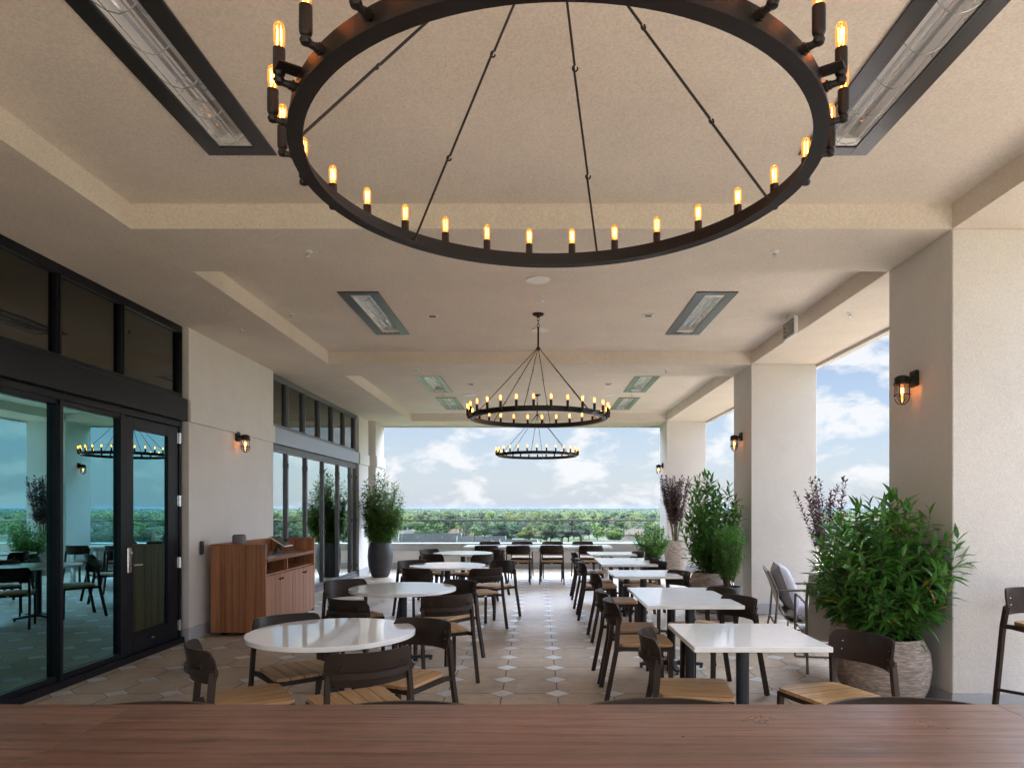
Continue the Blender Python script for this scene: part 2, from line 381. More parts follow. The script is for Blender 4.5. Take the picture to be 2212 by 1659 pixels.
M['leaf_bamboo'] = m_leaf('willow leaf', (0.058, 0.135, 0.024), (0.145, 0.275, 0.060), 0.3, 0.36, 6)
M['leaf_fern'] = m_leaf('fine leaf', (0.04, 0.13, 0.022), (0.10, 0.26, 0.045), 0.3, 0.45, 8)
M['leaf_round'] = m_leaf('small round leaf', (0.040, 0.110, 0.024), (0.13, 0.25, 0.055), 0.3, 0.4, 8)
M['leaf_purple'] = m_leaf('purple leaf', (0.036, 0.021, 0.025), (0.090, 0.042, 0.048), 0.2, 0.4, 7)
M['leaf_yellow'] = m_leaf('yellowed leaf', (0.45, 0.26, 0.02), (0.62, 0.42, 0.05), 0.3, 0.4, 7)

def m_taupe_pot():
    m, n, l, b = newmat('ridged taupe planter'); setp(b, (0.4, 0.33, 0.27), 0.8)
    v = coord(n, l, (1, 1, 7), rnd_off=True); f = noise(n, l, v, 9, 6, 0.7, 0.5); g = noise(n, l, v, 22, 4, 0.7)
    s = math_(n, l, 'ADD', math_(n, l, 'MULTIPLY', f, 0.5), math_(n, l, 'MULTIPLY', g, 0.5))
    l.new(ramp(n, l, s, [(0.38, (0.17, 0.135, 0.115)), (0.5, (0.33, 0.27, 0.225)), (0.62, (0.56, 0.49, 0.43))]), b.inputs['Base Color'])
    bump(n, l, b, s, 0.9, 0.012); return m
M['pottaupe'] = m_taupe_pot()

def m_pavers():
    m, n, l, b = newmat('clipped corner concrete pavers'); setp(b, (0.3, 0.25, 0.2), 0.75)
    t = n.new('ShaderNodeTexCoord'); s = n.new('ShaderNodeSeparateXYZ'); l.new(t.outputs['Object'], s.inputs[0])
    D = 0.4525
    u = math_(n, l, 'DIVIDE', math_(n, l, 'SUBTRACT', s.outputs['X'], 0.161), D)
    w = math_(n, l, 'DIVIDE', math_(n, l, 'SUBTRACT', s.outputs['Y'], 5.606), D)
    def near(x):      # signed distance to nearest integer, abs
        fr = math_(n, l, 'FRACT', math_(n, l, 'ADD', x, 0.5)); return math_(n, l, 'ABSOLUTE', math_(n, l, 'SUBTRACT', fr, 0.5))
    au, aw = near(u), near(w)
    aw2 = math_(n, l, 'MULTIPLY', near(math_(n, l, 'MULTIPLY', w, 0.5)), 2.0)
    dsum = math_(n, l, 'ADD', au, aw)
    dia = math_(n, l, 'LESS_THAN', dsum, 0.232)
    djoint = math_(n, l, 'MULTIPLY', math_(n, l, 'LESS_THAN', dsum, 0.252), math_(n, l, 'GREATER_THAN', dsum, 0.232))
    vj = math_(n, l, 'LESS_THAN', au, 0.011); hj = math_(n, l, 'LESS_THAN', aw2, 0.011)
    jn = math_(n, l, 'MAXIMUM', vj, hj)
    jn = math_(n, l, 'MULTIPLY', jn, math_(n, l, 'SUBTRACT', 1.0, dia))
    jn = math_(n, l, 'MAXIMUM', jn, djoint)
    v = t.outputs['Object']
    big = noise(n, l, v, 0.9, 4, 0.6); fine = noise(n, l, v, 130, 3, 0.7); mid = noise(n, l, v, 9, 5, 0.65)
    # each paver its own tone
    wn_ = n.new('ShaderNodeTexWhiteNoise'); wn_.noise_dimensions = '2D'
    cb = n.new('ShaderNodeCombineXYZ')
    l.new(math_(n, l, 'FLOOR', u), cb.inputs[0]); l.new(math_(n, l, 'FLOOR', math_(n, l, 'MULTIPLY', w, 0.5)), cb.inputs[1]); l.new(cb.outputs[0], wn_.inputs['Vector'])
    cb2 = n.new('ShaderNodeCombineXYZ'); wn2 = n.new('ShaderNodeTexWhiteNoise'); wn2.noise_dimensions = '2D'
    l.new(math_(n, l, 'ROUND', u), cb2.inputs[0]); l.new(math_(n, l, 'ROUND', w), cb2.inputs[1]); l.new(cb2.outputs[0], wn2.inputs['Vector'])
    pav = ramp(n, l, mid, [(0.3, (0.37, 0.295, 0.215)), (0.7, (0.50, 0.405, 0.305))])
    pav = mixc(n, l, 1.0, pav, ramp(n, l, wn_.outputs['Value'], [(0, (0.86, 0.86, 0.86)), (1, (1.12, 1.10, 1.08))]), 'MULTIPLY')
    pav = mixc(n, l, 1.0, pav, ramp(n, l, fine, [(0.35, (0.72, 0.72, 0.72)), (0.66, (1.2, 1.2, 1.2))]), 'MULTIPLY')
    pav = mixc(n, l, 1.0, pav, ramp(n, l, big, [(0.28, (0.74, 0.72, 0.70)), (0.5, (1.0, 1.0, 1.0)), (0.7, (1.1, 1.1, 1.1))]), 'MULTIPLY')
    gd = ramp(n, l, wn2.outputs['Value'], [(0, (0.43, 0.427, 0.425)), (1, (0.58, 0.577, 0.575))])
    gd = mixc(n, l, 1.0, gd, ramp(n, l, mid, [(0.3, (0.8, 0.8, 0.8)), (0.7, (1.15, 1.15, 1.15))]), 'MULTIPLY')
    c = mixc(n, l, dia, pav, gd); c = mixc(n, l, jn, c, (0.045, 0.032, 0.022))
    l.new(c, b.inputs['Base Color'])
    l.new(math_(n, l, 'MULTIPLY_ADD', dia, -0.21, 0.50), b.inputs['Roughness'])
    l.new(math_(n, l, 'MULTIPLY_ADD', dia, 0.0, 0.5), b.inputs['Specular IOR Level'])
    h = math_(n, l, 'SUBTRACT', math_(n, l, 'MULTIPLY', fine, math_(n, l, 'MULTIPLY_ADD', dia, -0.29, 0.3)), jn)
    bump(n, l, b, h, 0.5, 0.004); return m
M['pavers'] = m_pavers()
M['intfloor'] = m_wood('interior floor planks', (0.10, 0.075, 0.055), (0.22, 0.17, 0.13), 'X', 9, 0.08, 0.3)
M['intwall'] = m_wood('interior wood wall', (0.10, 0.05, 0.025), (0.20, 0.11, 0.06), 'Y', 9, 0.06, 0.5)

# ------------------------------------------------------------------ setting: floor, ceiling, roof
XW = -3.97; XC = 3.05; XO = 3.98; ZS = 3.57; ZC = 3.753; YEND = 17.05
b = MB(); b.box(-4.0, 9.6, -9, 17.62, -0.3, 0.0); tag(b.build('floor', M['pavers']), kind='structure')
heaters = []
for y0, y1 in ((2.56, 4.31), (7.05, 8.78), (11.5, 13.15), (13.8, 15.5)):
    for sx in (-1, 1): heaters.append((sx * 1.86, y0, y1))
b = MB()
def sheet(x0, x1, y0, y1, z, holes):
    xs = sorted({x0, x1, *[h[0] for h in holes], *[h[1] for h in holes]}); ys = sorted({y0, y1, *[h[2] for h in holes], *[h[3] for h in holes]})
    for i in range(len(xs)-1):
        for j in range(len(ys)-1):
            cx, cy = (xs[i]+xs[i+1])/2, (ys[j]+ys[j+1])/2
            if any(h[0] < cx < h[1] and h[2] < cy < h[3] for h in holes): continue
            b.add([(xs[i], ys[j], z), (xs[i], ys[j+1], z), (xs[i+1], ys[j+1], z), (xs[i+1], ys[j], z)], [(0, 1, 2, 3)])
holes = [(x-0.12, x+0.12, y0+0.085, y1-0.085) for x, y0, y1 in heaters]
BAYS = [(-1.6, 5.02), (5.93, 9.75), (10.62, 16.15)]
for y0, y1 in BAYS: sheet(-2.99, XC, y0, y1, ZC, [h for h in holes if y0 < h[2] < y1])
b.box(-4.3, -2.99, -2.5, YEND, ZS, 3.95); b.box(XC, XO, -2.5, YEND, ZS, 3.95)
for y0, y1 in ((-2.5, -1.6), (5.02, 5.93), (9.75, 10.62), (16.15, YEND)): b.box(-2.99, XC, y0, y1, ZS, 3.95)
tag(b.build('ceiling', M['ceiling'], smooth=0, fix=False), kind='structure')
b = MB(); b.box(-12, 4.07, -2.6, 17.14, 3.955, 4.6)
b.box(3.985, 4.07, -2.6, 17.14, 3.53, 3.953); b.box(-4.7, 3.98, 17.055, 17.14, 3.53, 3.953)
tag(b.build('roof', M['stucco'], smooth=0), kind='structure')

# columns
def column(x0, x1, y0, y1, label, band=False):
    t = thing('stucco_column', label, 'column', ((x0+x1)/2, (y0+y1)/2, 0), group='stucco columns of the terrace')
    hx, hy = (x1-x0)/2, (y1-y0)/2
    c = MB(); c.box(-hx, hx, -hy, hy, 0.152, ZS, 0.006); c.build('shaft', M['stucco'], t)
    c = MB(); c.box(-hx-0.012, hx+0.012, -hy-0.012, hy+0.012, 0, 0.152, 0.004); c.build('base_trim', M['base'], t)
    if band:
        c = MB(); c.box(-hx-0.035, hx+0.035, -hy-0.035, hy+0.035, 2.5, 2.745, 0.005); c.build('trim_band', M['stucco'], t)
    return t
column(XC, XO, 5.02, 5.93, 'wide pale stucco column nearest on the right, behind the largest leafy planter')
column(XC, XO, 9.75, 10.62, 'pale stucco column behind the grey lounge chair, second on the right')
column(XC, XO, 16.15, YEND, 'pale stucco column at the far end behind the tall purple leaved planter')
column(XC, XO, -2.5, -1.6, 'pale stucco column behind the viewer at the back of the terrace')
column(-4.75, -3.84, 16.2, YEND, 'pale stucco column with a trim band beside the far dark planter', True)

# left wall: pilasters
def pilaster(y0, y1, label):
    t = thing('wall_pilaster', label, 'wall', (XW, (y0+y1)/2, 0), group='stucco wall panels between the windows')
    h = (y1-y0)/2
    c = MB(); c.box(-0.35, 0, -h, h, 0.152, ZS); c.build('panel', M['stucco'], t, smooth=0)
    c = MB(); c.box(-0.34, 0.028, -h-0.012, h+0.012, 2.497, 2.745, 0.005); c.build('trim_band', M['stucco'], t)
    c = MB(); c.box(-0.36, 0.014, -h-0.01, h+0.01, 0, 0.152, 0.004); c.build('base_trim', M['base'], t)
pilaster(7.77, 10.25, 'stucco wall panel between black door and folding windows, behind wooden service stand')
pilaster(15.16, 16.0, 'narrow stucco wall panel past the folding glass doors near the far planter')
pilaster(-2.5, 0.9, 'stucco wall panel beside the viewer, before the first dark window')

# storefronts
def storefront(name, label, y0, y1, upper, lower, mat_f, mat_g, band_mat, door=None, fold=False):
    t = thing(name, label, 'window wall', (-4.04, (y0+y1)/2, 0)); oy = (y0+y1)/2
    f = MB(); fw = 0.045; d0, d1 = -0.06, 0.02
    # clerestory frame
    f.box(d0, d1, y0-oy, y1-oy, 3.49, ZS, 0.003); f.box(d0, d1, y0-oy, y1-oy, 2.747, 2.81, 0.003)
    for y in upper:
        f.box(d0+0.002, d1-0.002, y-oy-fw/2-0.008, y-oy+fw/2+0.008, 2.81, 3.49, 0.003)
        f.box(d1-0.002, d1+0.012, y-oy-0.012, y-oy+0.012, 2.81, 3.49, 0.002)
    f.box(d0, d1, y0-oy, y1-oy, 2.43, 2.495, 0.003); f.box(d0, d1+0.03, y0-oy, y1-oy, 0.0, 0.07, 0.004)
    f.build('frame', mat_f, t)
    c = MB(); c.box(-0.06, 0.085, y0-oy, y1-oy, 2.497, 2.745, 0.004); c.build('header_band', band_mat, t)
    for a, c_ in zip(upper[:-1], upper[1:]):
        g = MB(); g.box(-0.026, -0.018, a-oy+0.03, c_-oy-0.03, 2.81, 3.49); g.build('clerestory_pane', M['glass_upper'], t, smooth=0)
    for a, c_ in zip(lower[:-1], lower[1:]):
        if door and abs(a-door[0]) < 0.02:
            dr = MB(); s0, s1 = a-oy+0.028, c_-oy-0.03
            g0, g1 = s0+0.165, s1-0.21
            dr.box(-0.045, 0.008, s0, g0, 0.02, 2.42, 0.003); dr.box(-0.045, 0.008, g1, s1, 0.02, 2.42, 0.003)
            dr.box(-0.045, 0.008, g0, g1, 0.02, 0.27, 0.003); dr.box(-0.045, 0.008, g0, g1, 2.30, 2.42, 0.003)
            dr.box(-0.05, d1, c_-oy-0.028, c_-oy+0.02, 0.07, 2.43, 0.002); dr.box(-0.05, d1, a-oy-0.035, a-oy+0.026, 0.07, 2.43, 0.002)
            D = dr.build('door', mat_f, t)
            g = MB(); g.box(-0.022, -0.014, g0, g1, 0.27, 2.30); g.build('door_pane', mat_g, D, smooth=0)
            h = MB(); yl = s0+0.075
            h.box(0.009, 0.028, yl-0.033, yl+0.033, 0.88, 1.13, 0.008); h.lathe([(0.016, 0), (0.016, 0.014), (0.012, 0.018)], 16, M=Matrix.Translation((0.028, yl+0.005, 1.075)) @ Matrix.Rotation(R(90), 4, 'Y'))
            h.tube([(0.028, yl, 0.955), (0.066, yl, 0.955), (0.072, yl+0.02, 0.955), (0.072, yl+0.125, 0.95)], 0.0095, 8)
            h.build('handle', M['chrome'], D)
            for z in (2.30, 1.60, 0.91, 0.21):
                q = MB()
                for k in range(5): q.tube([(0.026, s1+0.006, z-0.06+k*0.024), (0.026, s1+0.006, z-0.06+k*0.024+0.0225)], 0.011, 10)
                q.box(0.009, 0.016, s1-0.03, s1+0.002, z-0.06, z+0.06, 0.001); q.build('hinge', M['chrome'], D)
            q = MB(); q.lathe([(0.026, 0), (0.02, 0.006)], 14, M=Matrix.Translation((0.009, (s0+s1)/2, 0.17)) @ Matrix.Rotation(R(90), 4, 'Y') @ Matrix.Scale(0.5, 4, (1, 0, 0))); q.build('maker_badge', M['chrome'], D)
            continue
        fr = MB(); e = 0.032 if fold else 0.028
        fr.box(d0, d1-0.002, a-oy, a-oy+e, 0.07, 2.43, 0.003); fr.box(d0, d1-0.002, c_-oy-e, c_-oy, 0.07, 2.43, 0.003)
        fr.box(d0+0.002, d1-0.006, a-oy+e, c_-oy-e, 0.07, 0.13 if fold else 0.115, 0.003); fr.box(d0+0.002, d1-0.006, a-oy+e, c_-oy-e, 2.385, 2.43, 0.003)
        if not fold: fr.box(d1-0.002, d1+0.02, a-oy-0.02, a-oy+0.02, 0.07, 2.43, 0.002)
        P = fr.build('pane_frame', mat_f, t)
        g = MB(); g.box(-0.026, -0.018, a-oy+e, c_-oy-e, 0.1, 2.40); g.build('glass_pane', mat_g, P, smooth=0)
        if fold:
            q = MB()
            for z in (0.25, 1.25, 2.2): q.box(d1-0.002, d1+0.010, c_-oy-0.012, c_-oy+0.012, z-0.04, z+0.04, 0.003)
            q.build('hinge', M['blackplastic'], P)
    return t
up1 = [6.62 - 0.88*k for k in range(6, -1, -1)] + [7.69]
storefront('storefront_window', 'tall black framed window wall with a glass door and teal reflections on the left', 1.1, 7.72, [1.14] + up1[1:], [1.12] + up1[1:], M['blackmetal'], M['glass_teal'], M['blackmetal'], (6.62,))
storefront('folding_window_wall', 'grey framed folding glass doors under small upper panes behind the wooden stand', 10.2, 15.17, [10.05+0.81*k + 0.1 for k in range(7)], [10.22, 10.99, 11.9, 12.84, 13.82, 14.73, 15.15], M['greymetal'], M['glass_fold'], m_plain('blue grey metal band', (0.26, 0.275, 0.30), 0.30, 0.6, 0.04, 2, rough_var=0.03), None, True)

# interior behind the glass
b = MB(); b.box(-11, -4.12, 0.5, 15.6, -0.28, 0.0); tag(b.build('interior_floor', M['intfloor'], smooth=0), kind='structure')
b = MB(); b.box(-11.2, -11, 0.5, 15.6, 0, 3.9); b.box(-11, -4.33, 0.3, 0.5, 0, 3.9); b.box(-11, -4.33, 15.6, 15.8, 0, 3.9)
b.box(-7.4, -6.9, 7.3, 9.6, 0, 3.2)
tag(b.build('interior_wall', M['intwall'], smooth=0), kind='structure')
b = MB(); b.box(-11, -4.12, 0.5, 15.6, 3.6, 3.9); tag(b.build('interior_ceiling', M['stucco'], smooth=0), kind='structure')

# parapets and glass railing
def parapet(label, p0, p1, side):
    """p0->p1 along the inner face; side = outward normal"""
    P0, P1 = Vector((*p0, 0)), Vector((*p1, 0)); L = (P1-P0).length; ang = math.atan2(P1.y-P0.y, P1.x-P0.x)
    t = thing('parapet_railing', label, 'railing', p0 + (0,), ang, group='glass railings on low walls')
    s = side
    c = MB(); c.box(0, L, s*0.05, s*0.42, 0, 0.45); c.build('low_wall', M['stucco'], t, smooth=0)
    c = MB(); c.box(0, L, s*0.035, s*0.05, 0, 0.152, 0.003); c.build('base_trim', M['base'], t)
    c = MB(); c.box(0, L, s*0.0, s*0.46, 0.615, 0.63, 0.004); c.box(0, L, s*0.0, s*0.018, 0.455, 0.615, 0.003)
    c.box(0, L, s*0.03, s*0.42, 0.452, 0.612); c.build('coping', M['coping'], t)
    n = max(1, round(L/1.9)); 
    for k in range(n):
        g = MB(); g.box(L*k/n+0.006, L*(k+1)/n-0.006, s*0.30, s*0.312, 0.63, 1.185); g.build('glass_panel', M['glass_rail'], t, smooth=0)
    c = MB(); c.box(0, L, s*0.275, s*0.337, 1.182, 1.222, 0.008); c.build('top_rail', M['taupemetal'], t)
parapet('glass railing with steel top rail on the low far wall overlooking the trees', (-4.7, 17.12), (9.5, 17.12), 1)
parapet('glass railing on the low wall along the open right side of the deck', (9.1, -9), (9.1, 17.1), -1)

# ------------------------------------------------------------------ chandeliers
def make_chandelier():
    t = thing('ring_chandelier', '', 'chandelier')
    Rr, H0 = 0.765, 2.53          # ring radius, underside height
    n = 112; ring = MB(); prof = [(Rr+0.012, 0.0), (Rr+0.012, 0.012), (Rr+0.004, 0.012), (Rr+0.004, 0.056), (Rr-0.004, 0.056), (Rr-0.004, 0.012), (Rr-0.030, 0.012), (Rr-0.030, 0.0)]
    vs = []; fs = []; m = len(prof)
    for k in range(n):
        a = 2*math.pi*k/n
        for r_, z in prof: vs.append((r_*math.cos(a), r_*math.sin(a), H0+z))
    for k in range(n):
        for q in range(m): fs.append((k*m+q, k*m+(q+1) % m, ((k+1) % n)*m+(q+1) % m, ((k+1) % n)*m+q))
    ring.add(vs, fs); ring.build('ring', M['iron'], t)
    c = MB(); c.lathe([(0.068, ZC-0.001), (0.068, ZC-0.008), (0.055, ZC-0.022), (0.02, ZC-0.03), (0.014, ZC-0.045), (0.0, ZC-0.045)], 28); c.build('canopy', M['iron'], t)
    c = MB()
    for k in range(3):
        z = ZC-0.062-k*0.038; pts = []
        for q in range(14):
            a = 2*math.pi*q/14; u, w = 0.012*math.cos(a), 0.026*math.sin(a)
            pts.append((u, 0, z+w) if k % 2 == 0 else (0, u, z+w))
        c.tube(pts, 0.0035, 6, closed=True)
    c.build('chain', M['iron'], t)
    c = MB(); c.tube([(0, 0, 3.60), (0, 0, 3.36)], 0.011, 10); c.lathe([(0.0, 3.37), (0.02, 3.365), (0.026, 3.35), (0.02, 3.335), (0.0, 3.33)], 14)
    c.build('stem', M['iron'], t)
    for k in range(6):
        a = R(15+60*k); ca, sa = math.cos(a), math.sin(a)
        top = Vector((0.022*ca, 0.022*sa, 3.345)); bot = Vector(((Rr-0.012)*ca, (Rr-0.012)*sa, H0+0.016))
        c = MB(); segs = [0, 0.36, 0.69, 1.0]; side = Vector((-sa, ca, 0))
        dv = bot-top
        for i in range(3):
            p, q = top+dv*segs[i], top+dv*segs[i+1]
            pts = [p]
            if i > 0: pts = [p+side*0.004+dv.normalized()*0.004]
            pts += [q]
            c.tube(pts, 0.0044, 7)
            if i < 2:
                hook = [q+side*0.009*math.sin(w)+dv.normalized()*(0.009-0.009*math.cos(w)) for w in [x*math.pi/5 for x in range(0, 9)]]
                c.tube(hook, 0.0032, 6)
        c.lathe([(0.011, 0), (0.011, 0.014), (0.006, 0.02)], 10, c=bot-Vector((0, 0, 0.006)))
        c.build('rod', M['iron'], t)
    for a in (R(214), R(326)):
        mt = Matrix.Rotation(a, 4, 'Z'); c = MB()
        c.box(Rr+0.004, Rr+0.058, -0.022, 0.022, H0+0.052, H0+0.056, 0.001, mt); c.build('bracket_plate', M['iron'], t)
    NB = 28
    for k in range(NB):
        a = 2*math.pi*(k+0.5)/NB; mt = Matrix.Translation((0, 0, H0)) @ Matrix.Rotation(a, 4, 'Z')
        rx = Rr+0.046
        if k == 0:
            s = MB(); e = MB()
            s.tube([(Rr+0.003, 0, 0.030), (Rr+0.024, 0, 0.030)], 0.0105, 10); s.tube([(Rr+0.012, 0, 0.030), (Rr+0.016, 0, 0.030)], 0.014, 10)
            s.tube([(Rr+0.022, 0, 0.030), (rx-0.008, 0, 0.031), (rx, 0, 0.036), (rx, 0, 0.05)], 0.0085, 8)
            s.lathe([(0.0, 0.022), (0.011, 0.026), (0.014, 0.034), (0.011, 0.042), (0.0, 0.044)], 12, c=(rx, 0, 0))
            s.lathe([(0.010, 0.044), (0.0135, 0.048), (0.0148, 0.053), (0.0148, 0.110), (0.013, 0.111), (0.0, 0.111)], 16, c=(rx, 0, 0))
            so = s.build('socket', M['iron'], t); so.matrix_local = mt
            e.lathe([(0.0105, 0.1112), (0.0115, 0.121), (0.0140, 0.131), (0.0140, 0.160), (0.0112, 0.171), (0.005, 0.1765), (0.0, 0.1775)], 14, c=(rx, 0, 0))
            bo = e.build('bulb', M['bulb'], so)
            f = MB()
            for q in range(4):
                w = q*math.pi/2+0.4; x, y = 0.0060*math.cos(w), 0.0060*math.sin(w)
                f.tube([(rx+x, y, 0.127), (rx+x*1.05, y*1.05, 0.163)], 0.0009, 5)
            fo = f.build('filament', M['filament'], so); proto = so
        else:
            so = copy_tree(proto, t); so.matrix_local = mt
    return t
ch = make_chandelier()
CH = [((0.055, 2.10, 0), 'huge black iron ring chandelier hanging nearest overhead, cut by the top of the photo'),
      ((0.006, 7.86, 0), 'black iron ring chandelier with candle bulbs hanging in the middle of the terrace'),
      ((-0.01, 13.48, 0), 'smallest looking ring chandelier, hanging farthest away against the cloudy sky')]
for i, (p, lab) in enumerate(CH):
    o = ch if i == 0 else copy_tree(ch); o.location = p; o['label'] = lab; o['group'] = 'ring chandeliers along the ceiling'
    if i: o.rotation_euler.z = R(3*i)

# ------------------------------------------------------------------ heaters
HL = ['long infrared ceiling heater overhead at upper left, nearest of the left row', 'long infrared ceiling heater overhead at upper right, nearest of the right row',
      'ceiling heater with dark looking frame left of the middle chandelier', 'ceiling heater with silvery frame right of the middle chandelier',
      'small looking ceiling heater left of the middle chandelier rods, nearer of the far left pair', 'small looking ceiling heater right of the middle chandelier rods, nearer of the far right pair',
      'farthest ceiling heater on the left, just above the middle chandelier ring', 'farthest ceiling heater on the right, just above the middle chandelier ring']
for i, (x, y0, y1) in enumerate(heaters):
    t = thing('ceiling_heater', HL[i], 'heater', (x, (y0+y1)/2, ZC), group='recessed ceiling heaters'); h = (y1-y0)/2
    ix, iy = 0.105, h-0.095; ox = 0.215
    f = MB(); z0, z1 = -0.012, -0.001
    f.box(-ox, -ix, -h, h, z0, z1, 0.002); f.box(ix, ox, -h, h, z0, z1, 0.002)
    f.box(-ix, ix, -h, -iy, z0, z1, 0.002); f.box(-ix, ix, iy, h, z0, z1, 0.002)
    F = f.build('frame', M['heaterframe'], t)
    v = MB(); ny = int(iy*2/0.03)
    for k in range(ny+1):
        for sx in (-1, 1): v.box(sx*0.128-0.003, sx*0.128+0.003, -iy+0.03*k-0.005, -iy+0.03*k+0.005, z0-0.0012, z0-0.0002)
    v.build('vent_holes', M['blackplastic'], F, smooth=0)
    r_ = MB(); pts = [(-0.104, 0.0), (-0.095, 0.05), (-0.06, 0.085), (-0.03, 0.07), (0, 0.06), (0.03, 0.07), (0.06, 0.085), (0.095, 0.05), (0.104, 0.0)]
    vs = [(p, q*(iy-0.0), w) for q in (-1, 1) for p, w in pts]; np_ = len(pts)
    r_.add(vs, [(k, k+1, np_+k+1, np_+k) for k in range(np_-1)])
    for q in (-1, 1): r_.add([(p, q*iy, w) for p, w in pts], [tuple(range(np_))])
    r_.build('reflector', M['reflector'], t, fix=False)
    for sx in (-1, 1):
        u = MB(); u.tube([(sx*0.035, -iy+0.04, 0.03), (sx*0.035, iy-0.04, 0.03)], 0.011, 10); u.build('heating_tube', M['tube'], t)
    for q in (-1, 1):
        u = MB(); u.box(-0.1, 0.1, q*(iy-0.05)-0.035, q*(iy-0.05)+0.035, -0.004, 0.008, 0.002); u.build('end_cap', M['white'], t)
    g = MB(); ng = 6
    for k in range(ng):
        y = -iy+0.1+(2*iy-0.2)*k/(ng-1)
        g.tube([(-0.104, y-0.02, -0.002), (-0.05, y, -0.03), (0.0, y+0.008, -0.04), (0.05, y, -0.03), (0.104, y-0.02, -0.002)], 0.0028, 5)
    for sx in (-0.05, 0.05): g.tube([(sx, -iy+0.08, -0.03), (sx, iy-0.08, -0.03)], 0.0022, 5)
    g.build('wire_guard', M['steel'], t)

# ------------------------------------------------------------------ small ceiling fittings
def disc(name, label, x, y, z, r, group):
    t = thing(name, label, 'speaker', (x, y, z), group=group)
    c = MB(); c.lathe([(r, -0.001), (r, -0.008), (r-0.012, -0.012), (r-0.014, -0.009)], 36); c.build('rim', M['white'], t)
    c = MB(); c.lathe([(r-0.013, -0.006), (r-0.013, -0.010), (0.0, -0.012)], 36); c.build('grille', M['white'], t)
for x, y, lab in ((0.0, 6.69, 'round white ceiling speaker in front of the middle chandelier canopy'), (0.035, 8.57, 'round white ceiling speaker behind the middle chandelier stem'),
                  (-1.36, 13.5, 'round white ceiling speaker beside the far left heaters'), (1.42, 13.5, 'round white ceiling speaker beside the far right heaters')):
    disc('ceiling_speaker', lab, x, y, ZC, 0.118, 'round ceiling speakers')
spk = [(-1.84, 5.46, ZS, 'white sprinkler head on the near beam, left side'), (1.89, 5.46, ZS, 'white sprinkler head on the near beam, right side'),
       (0.05, 7.25, ZC, 'white sprinkler head between the speaker and the middle chandelier canopy'), (-3.42, 7.85, ZS, 'white sprinkler head above the stucco wall panel by the door'),
       (3.29, 7.19, ZS, 'white sprinkler head on the right beam past the exit sign'), (-1.8, 10.13, ZS, 'sprinkler head on the second beam at left'),
       (1.9, 10.13, ZS, 'sprinkler head on the second beam at right'), (-1.85, 13.42, ZC, 'sprinkler head between the two far left heaters'), (1.85, 13.42, ZC, 'sprinkler head between the two far right heaters'),
       (-2.84, 7.86, ZC, 'small sprinkler head high beside the left ceiling edge')]
for x, y, z, lab in spk:
    t = thing('sprinkler_head', lab, 'sprinkler', (x, y, z), group='fire sprinkler heads')
    c = MB(); c.lathe([(0.037, -0.001), (0.037, -0.005), (0.022, -0.012), (0.016, -0.012)], 20); c.build('escutcheon', M['white'], t)
    c = MB(); c.lathe([(0.008, -0.01), (0.008, -0.03), (0.0, -0.03)], 10)
    for q in (-1, 1): c.tube([(q*0.008, 0, -0.014), (q*0.013, 0, -0.028), (q*0.004, 0, -0.044)], 0.003, 5)
    c.lathe([(0.0, -0.043), (0.015, -0.045), (0.015, -0.047), (0.0, -0.048)], 14); c.build('deflector', M['chrome'], t)
for x, y, lab in ((-1.22, 7.92, 'square white ceiling light left of the middle chandelier canopy'), (1.28, 7.9, 'square white ceiling light right of the middle chandelier canopy'),
                  (-1.2, 12.3, 'far square ceiling light on the left before the smallest chandelier'), (1.27, 12.3, 'far square ceiling light on the right before the smallest chandelier')):
    t = thing('square_downlight', lab, 'ceiling light', (x, y, ZC), group='square downlights')
    c = MB(); c.box(-0.062, 0.062, -0.062, 0.062, -0.014, -0.001, 0.004); c.build('trim_plate', M['white'], t)
    c = MB(); c.box(-0.04, 0.04, -0.04, 0.04, -0.0165, -0.0145, 0.001); c.build('lens', M['greyfabric'], t)

# exit sign
t = thing('exit_sign', 'grey unlit exit sign hanging beside the right beam between the first two columns', 'sign', (2.93, 7.92, 0))
c = MB(); c.box(-0.022, 0.022, -0.185, 0.185, 3.49, 3.70, 0.006); c.build('housing', M['white'], t)
c = MB(); c.box(-0.026, -0.0225, -0.165, 0.165, 3.51, 3.68, 0.001); c.build('sign_face', m_plain('sign face', (0.10, 0.105, 0.095), 0.3), t)
c = MB(); c.box(-0.03, 0.03, -0.05, 0.05, 3.72, 3.752, 0.004); c.tube([(0, 0, 3.70), (0, 0, 3.73)], 0.012, 8); c.build('mount', M['white'], t)
tx = bpy.data.curves.new('lettering', 'FONT'); tx.body = 'EXIT'; tx.size = 0.165; tx.align_x = 'CENTER'; tx.align_y = 'CENTER'; tx.extrude = 0.0008; tx.offset = 0.003
tx.materials.append(m_plain('sign letters', (0.30, 0.30, 0.26), 0.4))
tmp = bpy.data.objects.new('tmp_text', tx); COL.objects.link(tmp); bpy.context.view_layer.update()
lme = bpy.data.meshes.new_from_object(tmp.evaluated_get(bpy.context.evaluated_depsgraph_get())); bpy.data.objects.remove(tmp)
lo = bpy.data.objects.new('lettering', lme); COL.objects.link(lo); lo.parent = t; lo.location = (-0.0275, 0, 3.595); lo.rotation_euler = (R(90), 0, R(-90))

